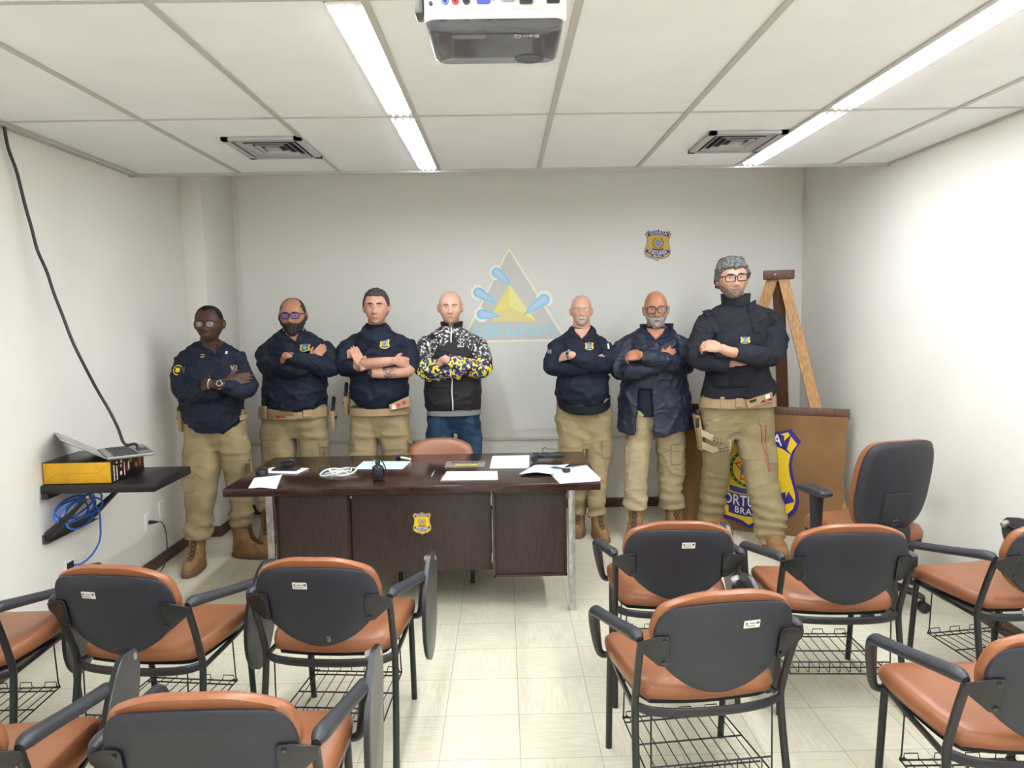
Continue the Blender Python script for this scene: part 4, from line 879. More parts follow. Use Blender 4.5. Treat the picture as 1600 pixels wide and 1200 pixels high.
            h = G(); h.merge(g, np.array(s.M4)); h.build('eyebrow', brow_m or hair_m, root)
    def shell(s, name, m, root, mask, label=None, nu=96, nv=72):
        g = s.grid(nu=nu, nv=nv, mask=mask); h = G(); h.merge(g, np.array(s.M4)); return h.build(name, m, root, sharp=0, label=label)
    def glasses(s, root, fm, w=.050, h=.036, r=.012, th=.0022, lens=(200, 206, 220), la=.04, label=None, round_=False):
        k = s.k; x0 = .0325 * k; z0 = .002 * k; yf = min(s.face_y(0, .010 * k) - .004, s.face_y(x0, z0 + .018 * k) - .005) - .002
        g = G(); fn = lambda x, z: (x, yf + 2.2 * x * x, z)
        outs = []
        for d in (-1, 1):
            o = circ(w / 2 * k, 24, (d * x0, z0), h / 2 * k) if round_ else rrect(w * k, h * k, r * k, 5, (d * x0, z0)); outs.append(o)
            g.tube([fn(x, z) for x, z in o], th * k, 7, loop=True, up=(0, 1, 0))
        b = x0 - w / 2 * k; g.tube([fn(-b, z0 + .006 * k), (0, yf - .0015, z0 + .009 * k), fn(b, z0 + .006 * k)], th * k, 7, smooth=3)
        for d in (-1, 1):
            e = x0 + w / 2 * k; g.tube([fn(d * e, z0 + .010 * k), (d * min(s.hw + .002, e + .009), yf + .022 * k, z0 + .011 * k), (d * (s.hw + .002), -.035 * k, z0 + .012 * k), (d * (s.hw + .004), .010 * k, z0 + .008 * k)], (th * .8 * k, th * k * 1.2), 7)
        q = G(); q.merge(g, np.array(s.M4)); o = q.build('eyeglasses', fm, root, label=label)
        for d, ou in zip((-1, 1), outs):
            l = G(); l.prism([(x, z) for x, z in ou], .0012, lambda p: (p[0], yf + 2.2 * p[0] ** 2 + p[1] + .0006, p[2])); q = G(); q.merge(l, np.array(s.M4)); q.build('lens', glassy('lens_%d_%d_%d' % lens, lens, la, .12, .15), o)
# ------------------------------------------------ hands
def hand(g, wr, tip, back, thumb=1, curl=.5, s=1., wr_r=.027, spread=.0, split=0):
    wr, tip = np.array(wr), np.array(tip); d = nrm(tip - wr); b = np.array(back, float); b = nrm(b - d * (b @ d)); w = np.cross(d, b)
    K = wr + d * .088 * s
    g.tube([wr - d * .03, wr, wr + d * .03 * s, wr + d * .065 * s, K + d * .004], [(wr_r * .95, .022 * s), (wr_r, .021 * s), (.036 * s, .019 * s), (.042 * s, .017 * s), (.040 * s, .012 * s)], 16, up=b)
    for i, (o, L) in enumerate(zip((-.0305, -.0103, .0103, .0300), (.060, .076, .082, .072))):
        p = K + w * o * s * thumb - d * .004 * (abs(o) > .02) + b * .002; a = 0.; pts = [p - d * .02 * s, p]; 
        for l, da in zip((.44, .32, .24), (.55, .85, .5)):
            a += curl * da; dd = d * math.cos(a) - b * math.sin(a) + w * o * spread * thumb; p = p + nrm(dd) * L * l * s; pts.append(p)
        g.tube(pts, np.array([.0098, .0096, .0090, .0084, .0066]) * s, 10, up=b)
        g.ell(pts[-1], (.0066 * s,) * 3, nu=8, nv=6)
    p = wr + d * .022 * s + w * thumb * .026 * s; pts = [p - d * .01, p]
    for l, (q, r_, t) in zip((.034, .030, .024), ((.72, .62, -.2), (.86, .40, -.30), (.93, .20, -.32))): p = p + nrm(d * q + w * thumb * r_ + b * t * (1 + curl * .6)) * l * s; pts.append(p)
    g.tube(pts, np.array([.013, .013, .0115, .0105, .008]) * s, 10, up=b); g.ell(pts[-1], (.008 * s,) * 3, nu=8, nv=6)
# ------------------------------------------------ boots
m_boot = mat('boot_leather', (156, 116, 72), .62, bump=.3, bscale=120, var=.22, vscale=26)
m_sole = mat('boot_sole', (112, 84, 56), .7)
m_lace = mat('boot_lace', (62, 46, 32), .8); m_tongue = mat('boot_tongue', (104, 78, 48), .75)
def boot(root, x, y, ang, s=1., top=.24, mats=None):   # toe along ang (0 = towards the viewer)
    M = np.array(Matrix.Translation((x, y, 0)) @ Matrix.Rotation(ang, 4, 'Z'))
    def ring(z, heel, toe, w, e=2.5, wt=.9):
        o = []; cy = -(toe - heel) / 2; L = (toe + heel) / 2
        for k in range(28):
            a = 2 * PI * k / 28; ca, sa = math.cos(a), math.sin(a); f = lambda q: math.copysign(abs(q) ** (2 / e), q)
            yy = -L * f(ca); t = (ca + 1) / 2; ww = w * (wt + (1.12 - wt) * math.sin(min(1, t * 1.15) * 2.2) if t > .35 else wt + (1.12 - wt) * math.sin(.35 * 1.15 * 2.2) * t / .35); o.append((ww * f(sa) * s, (cy + yy) * s, z * s))
        return o
    def bld(g, n, m, p): h = G(); h.merge(g, M); return h.build(n, m, p, sharp=55)
    mb, ms, ml = mats or (m_boot, m_sole, m_lace)
    g = G(); g.loft([ring(.020, .068, .212, .044), ring(.032, .070, .214, .046), ring(.055, .070, .210, .047), ring(.075, .068, .190, .046), ring(.092, .064, .145, .045, 2.3), ring(.112, .062, .105 if top > .15 else .085, .044, 2.2)] + [ring(*q) for q in ((.14, .062, .078, .043, 2.1), (.18, .064, .066, .045, 2.1)) if q[0] < top - .01] + [ring(max(top, .125), .066, .062, .047, 2.1), ring(max(top, .125), .05, .05, .036, 2.1)])
    b = bld(g, 'boot', mb, root)
    g = G(); g.loft([ring(0, .070, .208, .044), ring(.004, .076, .220, .049), ring(.026, .076, .222, .050), ring(.032, .072, .217, .0475)]); bld(g, 'sole', ms, b)
    g = G()
    prof = [(.150, .080), (.120, .098), (.096, .116), (.078, .142), (.068, .168), (.064, .20), (.062, .23)]
    for i in range(len(prof) - 1):
        (y0, z0), (y1, z1) = prof[i], prof[i + 1]
        if z1 > top: break
        for d in (-1, 1): g.tube([(d * .018 * s, -(y0) * s, (z0 + .004) * s), (0, -((y0 + y1) / 2 + .006) * s, ((z0 + z1) / 2 + .006) * s), (-d * .018 * s, -(y1) * s, (z1 + .002) * s)], .0042 * s, 6)
    if g.v: bld(g, "laces", ml, b)
    tg = [q for q in ((.018, .155, .083), (.018, .099, .119), (.018, .071, .168), (.018, .066, .235)) if q[2] < top + .01]
    if len(tg) > 1: g = G(); g.loft([[(x_ * s, -y_ * s, z_ * s) for x_, y_, z_ in ((-w, y, z), (w, y, z), (w, y - .009, z - .006), (-w, y - .009, z - .006))] for w, y, z in tg]); bld(g, 'tongue', m_tongue, b)
# ------------------------------------------------ cloth
def cloth(name, col, rough=.85, var=.10, b=.3, bs=420): return mat(name, col, rough, bump=b, bscale=bs, var=var, vscale=7, spec=.25)
m_khaki = cloth('khaki_twill', (158, 141, 106)); m_khaki2 = cloth('khaki_twill_warm', (164, 145, 110)); m_jeans = mat('denim', (52, 78, 108), .8, bump=.3, bscale=500, var=.4, vscale=9, spec=.2)
m_navy = cloth('navy_jersey', (28, 35, 52), .68); m_collar = cloth('navy_collar', (36, 43, 62)); m_navy2 = cloth('navy_nylon', (32, 40, 60), .6); m_char = cloth('charcoal_twill', (40, 42, 50)); m_blackc = cloth('black_webbing', (26, 27, 32), .7)
m_tan = cloth('tan_webbing', (178, 152, 116), .75); m_red = mat('red_print', (196, 50, 46), .6); m_white = mat('white_print', (228, 226, 220), .6); m_yellow = mat('badge_yellow', (236, 200, 40), .5); m_vio = mat('badge_violet', (52, 44, 130), .5); m_bblue = mat('badge_blue', (58, 130, 205), .5); m_bgreen = mat('badge_green', (52, 110, 60), .6)
m_gun = mat('gun_black', (28, 29, 32), .38); m_silver = mat('watch_silver', (205, 205, 205), .25, metal=.9)
SHIELD = [(-.40, .46), (-.22, .43), (0, .50), (.22, .43), (.40, .46), (.50, .34), (.43, .22), (.41, .08), (.47, -.08), (.50, -.20), (.44, -.33), (.28, -.42), (.1, -.46), (0, -.51), (-.1, -.46), (-.28, -.42), (-.44, -.33), (-.50, -.20), (-.47, -.08), (-.41, .08), (-.43, .22), (-.50, .34)]
def chest_badge(root, fn, x, z, w, h, th=.0025):
    F = lambda o: (lambda p: fn((p[0], p[1] - o, p[2])))
    S = lambda k: [(x + a * w * k, z + b * h * k) for a, b in SHIELD]
    b = G().prism(S(1.), th, fn).build('chest_badge', m_vio, root)
    G().prism(S(.9), th, F(.0012)).build('shield_face', m_yellow, b)
    G().prism(circ(w * .17, 14, (x, z + .05 * h)), th, F(.0022)).build('globe', m_bblue, b)
    g = G()
    for k in range(12):
        a = 2 * PI * k / 12; g.prism(circ(w * .05, 6, (x + w * .25 * math.cos(a), z + .05 * h + w * .25 * math.sin(a))), th, F(.002))
    g.build('wreath', m_bgreen, b)
    g = G(); g.prism([(x - .30 * w, z + .36 * h), (x, z + .40 * h), (x + .30 * w, z + .36 * h), (x + .30 * w, z + .26 * h), (x, z + .30 * h), (x - .30 * w, z + .26 * h)], th, F(.002))
    g.prism([(x - .34 * w, z - .16 * h), (x, z - .24 * h), (x + .34 * w, z - .16 * h), (x + .32 * w, z - .27 * h), (x, z - .36 * h), (x - .32 * w, z - .27 * h)], th, F(.002)); g.build('ribbon', m_vio, b)
def wristwatch(root, c, d, up, face=m_silver, strap=m_silver, r=.019):
    d, up = nrm(d), np.array(up, float); up = nrm(up - nrm(d) * (up @ nrm(d))); w = np.cross(d, up); R = .034
    g = G(); g.tube([np.array(c) + R * (math.cos(a) * w * 1.05 + math.sin(a) * up * .85) for a in np.linspace(0, 2 * PI, 25)[:-1]], (.0025, .009), 8, loop=True, up=d) if False else None
    rings = []
    for a in np.linspace(0, 2 * PI, 25)[:-1]:
        p = np.array(c) + R * (math.cos(a) * w + math.sin(a) * up * .88); n = nrm(p - np.array(c)); rings.append([p + d * .009 + n * .002, p - d * .009 + n * .002, p - d * .009 - n * .002, p + d * .009 - n * .002])
    g.loft(rings, loop=True); o = g.build('wristwatch', strap, root)
    q = G(); M = np.eye(4); M[:3, 0] = w; M[:3, 1] = d; M[:3, 2] = up; M[:3, 3] = np.array(c) + up * R * .88
    h = G().lathe([(.001, -.002), (r, -.002), (r, .006), (r * .82, .009), (.001, .009)], 18); q.merge(h, M); q.build('watch_case', face, o)
    q = G(); h = G().lathe([(.001, .0085), (r * .72, .0092), (.001, .0096)], 16); q.merge(h, M); q.build('watch_dial', mat('watch_dial', (40, 42, 48), .3), o)
def tube_at(pts, f):     # point and direction at fraction f along the last segment of a path
    a, b = np.array(pts[-2]), np.array(pts[-1]); return a + (b - a) * f, nrm(b - a)

def ring_xyz(cx, cy, z, rx, rf, rb, n=36, e=2.35):
    a = np.arange(n) * 2 * PI / n; f = lambda q: np.sign(q) * np.abs(q) ** (2 / e); c, s_ = f(np.cos(a)), f(np.sin(a))
    return np.stack([cx + rx * c, cy + np.where(s_ < 0, rf, rb) * s_, np.full(n, z)], 1)
class Person:
    def __init__(s, label, X0, Y0):
        s.o = np.array((X0, Y0, 0.)); s.Y0 = Y0; s.root = thing('person', label, 'person', (X0, Y0, 0), 0, 'men standing with crossed arms')
    def P(s, x, y, dy=0.): return at(x, y, s.Y0 + dy) - s.o
    def row(s, y, xl, xr, dy=0.): a, b = s.P(xl, y, dy), s.P(xr, y, dy); return (a[0] + b[0]) / 2, (a[2] + b[2]) / 2, (b[0] - a[0]) / 2
    def torso_g(s, rows, depth, grow=0., cy=0.):
        R = []
        for (y, xl, xr), (f, b) in zip(rows, depth):
            cx, z, rx = s.row(y, xl, xr); R.append(ring_xyz(cx, cy, z, rx + grow, f + grow, b + grow))
        return R
    def limb(s, g, pts, k=1., seg=16, smooth=5, n=None):
        P3 = np.array([s.P(x, y, dy) for x, y, dy, r in pts]); r = np.array([q[3] for q in pts]) * k
        g.tube(P3, np.stack([r, r], 1), seg, smooth=smooth); return P3
    def legs_g(s, g, pelvis, legs, depth=.125, inner=0.):
        R = []
        for i, (y, xl, xr) in enumerate(pelvis): t = i / (len(pelvis) - 1); cx, z, rx = s.row(y, xl, xr); R.append(ring_xyz(cx, .012 * t, z, (rx - inner) * (1 - .10 * t * t), (depth - inner) * (1 - .42 * t * t), depth + .015 - inner))
        g.loft(R)
        for rows, dyf in legs:
            R = []; y0, y1 = rows[0][0], rows[-1][0]
            cx, z, rx = s.row(rows[0][0], rows[0][1], rows[0][2]); zt = s.row(*pelvis[0])[1]; sg = 1 if cx > s.row(*pelvis[0])[0] else -1; pr = s.row(*pelvis[0])
            for k in (1., .66, .33): R.append(ring_xyz(cx * (1 - k) + (pr[0] + sg * pr[2] * .46) * k, .0, z + (zt - .02 - z) * k, rx * (1 - k) + pr[2] * .47 * k - inner, (min(max(rx, .075), .105) + .006) * (1 - k) + depth * .93 * k - inner, .10 - inner, 28))
            for y, xl, xr in rows:
                t = (y - y0) / (y1 - y0); dy = dyf * t; cx, z, rx = s.row(y, xl, xr, dy); b = min(max(rx, .075 - .01 * t), .105); R.append(ring_xyz(cx, dy, z, rx - inner, b - inner, b - inner, 28))
            g.loft(R)
    def trousers(s, pelvis, legs, m, seed, depth=.125, name='trousers', amp=1.):
        g = G(); s.legs_g(g, pelvis, legs, depth)
        zc = min(s.row(*l[0][-1], l[1])[1] for l in legs)
        def disp(v, n):
            z = v[:, 2]; low = smoothstep(.50, .20, z)
            d = .0028 * waves(v, seed, 22, st=(1, 1, 1.3)) + .0055 * ridge(waves(v, seed + 5, 15, 5, 1.6, st=(.8, .8, 1.5)), .35) + .0035 * ridge(waves(v, seed + 6, 30, 5, 1.6, st=(.7, .7, 1.7)), .3) - .003
            d += low * .006 * np.sin(z * 80 + 2.8 * waves(v, seed + 1, 11, 3)) + .0035 * smoothstep(.62, .75, z) * waves(v, seed + 2, 40, st=(.8, .8, 1.6))
            return d * amp
        s.pants = vox_obj(g, .0075, name, m, s.root, 3, disp); s.pbvh = bvh_of(s.pants); return s.pants
    def on_pants(s, off=0.): return onto(s.pbvh, off)
    def shirt(s, rows, depth, A, B, m, seed, name='shirt', extra=None, cls=None, amp=1.9, size=.0064, it=3):
        rows = list(rows); (y9, l9, r9), (y8, l8, r8) = rows[-1], rows[-2]; c9 = (l9 + r9) / 2; h9 = (r9 - l9) / 2
        rows[-1] = (y9 + 3.5, c9 - h9 * .86, c9 + h9 * .86); rows[-2] = (y8 + 2, l8, r8)
        A = [tuple(A[0][:3]) + (A[0][3] * .90,)] + list(A[1:]); B = [tuple(B[0][:3]) + (B[0][3] * .90,)] + list(B[1:])
        g = G(); g.loft(s.torso_g(rows, depth))
        s.A3 = s.limb(g, A); s.B3 = s.limb(g, B)
        for sh in (A[0], B[0]):                       # round the sleeve heads into the shoulder slope
            q = s.P(sh[0], sh[1], 0); r = sh[3]; xn = rows[-1][2] if sh[0] > (rows[-1][1] + rows[-1][2]) / 2 else rows[-1][1]; e = s.P(xn, rows[-1][0] + 9, 0)
            g.ell(q + (0, 0, -.012), (r * .92, r * .90, r * .86)); g.tube([e + (0, 0, -.03), e * .55 + q * .45 + (0, 0, -.016), e * .2 + q * .8 + (0, 0, -.010), q + (0, 0, -.012)], [(.034, .034), (r * .80, r * .70), (r * .9, r * .84), (r * .86, r * .80)], 14)
        if extra: extra(g)
        s.rows, s.depth = rows, depth
        def disp(v, n):
            d = .0028 * waves(v, seed, 20) + .0050 * ridge(waves(v, seed + 3, 17, 5, 1.6, st=(1, 1, 1.25))) + .0038 * ridge(waves(v, seed + 9, 27, 5, 1.6, st=(.8, 1, 1.5)), .3) + .0009 * waves(v, seed + 7, 70) - .003
            return d * amp
        s.top = vox_obj(g, size, name, m, s.root, it, disp, cls); s.tbvh = bvh_of(s.top); return s.top
    def on_top(s, off=0.): return onto(s.tbvh, off)
    def head(s, top, chin, xl, xr, dy=-.045, **k):
        a, b = s.P((xl + xr) / 2, top, dy), s.P((xl + xr) / 2, chin, dy); l, r = s.P(xl, (top + chin) / 2, dy), s.P(xr, (top + chin) / 2, dy)
        s.H = Head((a + b) / 2, (r[0] - l[0]) / 2, (a[2] - b[2]) / 2, **k); return s.H
    def body(s, m, lip, neck, Afore, Bfore, Ah, Bh, pelvis, legs, vneck=None, extra_cls=None, mats=(), nr=.060, hs=1.):
        g = G(); H = s.H; H.skin_m = m; H.body(g)
        nb = s.P(neck[0], neck[1], .005); top = H.world((0, .02 * H.k, -.045 * H.k))
        g.tube([nb + (0, .01, -.10), nb + (0, .005, -.02), (nb + top) / 2, top], [(nr * 1.5, nr * 1.3), (nr * 1.15, nr * 1.1), (nr, nr), (nr * .95, nr * .95)], 20, smooth=3)
        R = s.torso_g(s.rows[:-1], s.depth[:-1], -.03); g.loft(R); s.legs_g(g, pelvis, legs, .115, .03)
        for l, d in legs:                                            # ankles and feet inside the boots
            cx, z, rx = s.row(*l[-1], d); g.tube([(cx, d, z + .05), (cx, d, .10)], np.array([[.034, .034], [.026, .026]]), 12)
        for F, path in ((Afore, s.A3), (Bfore, s.B3)):
            P3 = [s.P(x, y, dy) for x, y, dy, r in F]; g.tube(P3, np.array([[q[3], q[3]] for q in F]), 14, smooth=4 if len(F) > 2 else 0)
        for F, h in ((Afore, Ah), (Bfore, Bh)):
            w_ = s.P(*h[0]) ; t_ = s.P(*h[1]); hand(g, w_, t_, h[2], **dict(dict(s=hs), **h[3]))
        if vneck:
            f = s.on_top(.007); fb = s.on_top(-.03); o = [s.P(x, y, -.1) for x, y in vneck]; o = [(p[0], p[2]) for p in o]
            o = [tuple(np.array(o[i]) * (1 - t) + np.array(o[(i + 1) % len(o)]) * t) for i in range(len(o)) for t in (0, .5)]; c = np.mean(o, 0); sc = lambda k: [(c[0] + (x - c[0]) * k, c[1] + (z - c[1]) * k) for x, z in o]
            g.loft([[fb((x, 0, z)) for x, z in sc(k)] for k in (.08, .4, .7, 1.)] + [[f((x, 0, z)) for x, z in sc(k)] for k in (1., .7, .4, .08)])
        ms = [m, lip] + list(mats)
        def cls(c):
            mi = np.zeros(len(c), dtype=np.int32); mi[H.lip(c)] = 1
            if extra_cls: extra_cls(c, mi, s)
            return mi
        s.bod = vox_obj(g, .0042, 'body', ms, s.root, 2, None, cls); return s.bod
    def collar(s, m, cx, cy, tip, half=15, drop=.05, wid=.040, name='collar', flare=.028):
        m = m_collar if m is m_navy else m  # turned-down collar with a V opening
        f = s.on_top(.0); nb = s.P(cx, cy, 0); hw = s.P(cx + half, cy, 0)[0] - nb[0]; tp = s.P(tip[0], tip[1], -.1)
        for d in (-1, 1):
            def F(x, z, o): p = f((x, 0, z)); return np.array((x, p[1] - o, z))
            inn = [nb + (0, hw * 1.1, .022), nb + (d * hw * .75, hw * .75, .020), nb + (d * hw * 1.06, -.005, .010), nb + (d * hw * .96, -.045, -.002)]
            m1 = F(nb[0] * .5 + tp[0] * .5 + d * hw * .55, nb[2] * .45 + tp[2] * .55, .010); inn += [m1, F(tp[0] + d * .004, tp[2] + .004, .008)]
            out = [nb + (0, hw * 1.1 + .03, -.012), nb + (d * (hw * .75 + .03), hw * .75 + .02, -.014), nb + (d * (hw * 1.06 + flare), -.005, -.024)]
            out += [F(nb[0] + d * (hw * .98 + flare * 1.0), nb[2] - .035, .008), F(nb[0] * .5 + tp[0] * .5 + d * (hw * .62 + wid), nb[2] * .3 + tp[2] * .7, .008), F(tp[0] + d * (wid * .8), tp[2] + .012, .007)]
            I, O = spl(inn, 5), spl(out, 5); R = []
            for a, b in zip(I, O):
                up = np.array((0, -.3, 1.)) * .005; mid = (a + b) / 2 + nrm(np.array((d * .5, -.6, .6))) * .006
                R.append([a + up, mid + up, b + up * .6, b - up * .6, mid - up, a - up])
            g = G(); g.loft(R); g.build(name, m, s.root, sharp=60)
    def stand(s, m, cx, cy, half, h=.05, gap=0., name='collar', flare=.004, yb=0.):     # stand-up collar
        nb = s.P(cx, cy, 0); hw = s.P(cx + half, cy, 0)[0] - nb[0]; R = []; N = 33
        for i in range(N):
            a = -PI / 2 + gap + (2 * PI - 2 * gap) * i / (N - 1); c, q = math.cos(a), math.sin(a); dip = .5 * max(0, -q) ** 3
            for_ = lambda k, z: nb + (c * (hw + k), q * (hw * .98 + k) - .004 + yb, z - dip * .03)
            R.append([for_(.006, -.02), for_(.006 + flare, h), for_(-.001 + flare, h + .003), for_(-.002, -.02)])
        g = G(); g.loft(R); return g.build(name, m, s.root, sharp=60)
    def belt(s, m, y0, y1, rows, grow=.006, depth=.125, name='belt', tilt=0.):
        R = []; 
        for y, gr in ((y1, 0), (y1, grow), (y0, grow), (y0, 0)):
            xl = np.interp(y, [r[0] for r in rows], [r[1] for r in rows]); xr = np.interp(y, [r[0] for r in rows], [r[2] for r in rows]); cx, z, rx = s.row(y, xl, xr); q = ring_xyz(cx, 0, z, rx + gr + .004, depth + gr + .006, depth + .015 + gr + .006)
            if tilt: q[:, 2] += np.where(q[:, 1] < 0, tilt * (np.maximum(-q[:, 1], 0) / depth) ** 1.5, 0)
            R.append(q)
        g = G(); g.loft(R, cap=False, loop=True); o = g.build(name, m, s.root); s.bbvh = bvh_of(o); return o
    def patch(s, name, m, quad, th, fn, parent=None, label=None, bev=0.):
        o = [s.P(x, y, -.1) for x, y in quad]; return G().prism([(p[0], p[2]) for p in o], th, fn, bev=bev).build(name, m, parent or s.root, label=label)
    def rect(s, x0, y0, x1, y1, r=.004):
        a, b = s.P(x0, y1, -.1), s.P(x1, y0, -.1); return rrect(b[0] - a[0], b[2] - a[2], r, 3, ((a[0] + b[0]) / 2, (a[2] + b[2]) / 2))
    def rpatch(s, name, m, x0, y0, x1, y1, th, fn, parent=None, r=.004, bev=0., label=None): return G().prism(s.rect(x0, y0, x1, y1, r), th, fn, bev=bev).build(name, m, parent or s.root, label=label)
    def cargo(s, x0, y0, x1, y1, m, th=.012):
        f = s.on_pants(-.002); b = s.rpatch('cargo_pocket', m, x0, y0, x1, y1, th, f, r=.015, bev=.003)
        s.rpatch('pocket_flap', m, x0 - 1, y0 - 1, x1 + 1, y0 + (y1 - y0) * .28, .006, s.on_pants(th - .003), b, r=.008, bev=.002)
    def badge(s, x, y, w, h, off=.001): p = s.P(x, y, -.12); k = s.Y0 / FPX; chest_badge(s.root, s.on_top(off), p[0], p[2], w * k, h * k)
    def holster(s, x, y0, y1, dy, side, grip=None, m=None):
        a, b = s.P(x, y0, dy), s.P(x, y1, dy); H_ = a[2] - b[2]; c = (a + b) / 2
        g = G(); g.loft([[(c[0] + u * k, c[1] + v * k, z) for u, v in rrect(.032, .075, .012, 4)] for z, k in ((b[2], .7), (b[2] + .01, .9), (b[2] + H_ * .5, 1.), (b[2] + H_ * .62, 1.05), (b[2] + H_ * .62, .9))])
        g.box((c[0] - side * .02, c[1], b[2] + H_ * .55), (.012, .05, .08), .004); h = g.build('holster', m or m_tan, s.root)
        z = b[2] + H_ * .62; g = G(); g.tube([(c[0], c[1] - .01, z - .03), (c[0], c[1] + .0, z + H_ * .12), (c[0], c[1] + .035, z + H_ * .38)], [(.013, .024), (.013, .022), (.014, .026)], 10, up=(0, 1, 0)); g.box((c[0], c[1] - .018, z + .012), (.018, .05, .03), .005); g.build('pistol_grip', m_gun, h, label='black pistol grip')
        G().box((c[0] + side * .018, c[1], b[2] + H_ * .4), (.006, .05, .02), .002).build('retention_strap', m_blackc, h)
SK = lambda n, c, v=.06: mat('skin_' + n, c, .5, var=v, vscale=22, spec=.35, bump=.05, bscale=260)
def hairmat(n, c, c2=None): return mat('hair_' + n, c, .75, col2=c2, vscale=70, bump=.9, bscale=160, spec=.25, var=0 if c2 else .3)
def face_bits(p, hair, browm=None, **k): p.H.extras(p.H, p.root, hair, brow_m=browm, **k) if False else p.H.extras(p.root, hair, brow_m=browm, **k)
def nz(A, V, seed, k): 
    P = np.stack([np.cos(A) * np.sqrt(1 - np.clip(V, -1, 1) ** 2), np.sin(A) * np.sqrt(1 - np.clip(V, -1, 1) ** 2), V], -1); s = P.shape[:-1]; return waves(P.reshape(-1, 3), seed, k, 8, 2.).reshape(s)
def cap_mask(t, front=.42, side=-.15, nape=-.55, seed=1, rough=.3, k=18, bald=None):   # hair offset: front hairline, ears, nape
    def f(A, V, S):
        a = np.abs(A); line = np.interp(a, [0, .5, .85, 1.15, 1.45, 1.75, 2.2, PI], [front, front + .05, front + .02, .24, side, side - .12, nape, nape]) + .035 * nz(A, V, seed + 4, 11)
        m = smoothstep(-.02, .05, V - line)
        if bald is not None: m = m * (1 - smoothstep(bald[0], bald[0] - bald[1], a) * smoothstep(bald[2] - .1, bald[2] + .06, V))
        return -.006 + (t * (1 + rough * nz(A, V, seed, k)) + .006) * m
    return f
def beard_mask(t, chin=0., line=-.10, mous=True, seed=3, rough=.25, k=30, goatee=False):
    def f(A, V, S):
        x = np.abs(S[..., 0]); a = np.abs(A); z = V
        up = np.interp(a, [0, .25, .5, .8, 1.1, 1.45], [-.655, -.64, -.46, -.40, -.28, line])
        m = smoothstep(.03, -.03, z - up) * smoothstep(1.62, 1.50, a)
        if goatee: m = m * smoothstep(.75, .60, a)
        if mous: m = np.maximum(m, smoothstep(.032, .026, x) * smoothstep(-.560, -.545, z) * smoothstep(-.385, -.415, z))
        if mous and not goatee: m = np.maximum(m, smoothstep(.015, .019, x) * smoothstep(.045, .032, x) * smoothstep(-.70, -.66, z) * smoothstep(-.40, -.45, z))
        m = m * smoothstep(-1.0, -.97, z) if False else m
        return -.005 + (t * (1 + rough * nz(A, V, seed, k)) + .005 + chin * smoothstep(-.6, -.95, z) * smoothstep(1.2, .3, a)) * m
    return f
lipm = lambda n, c: mat('lips_' + n, c, .45)
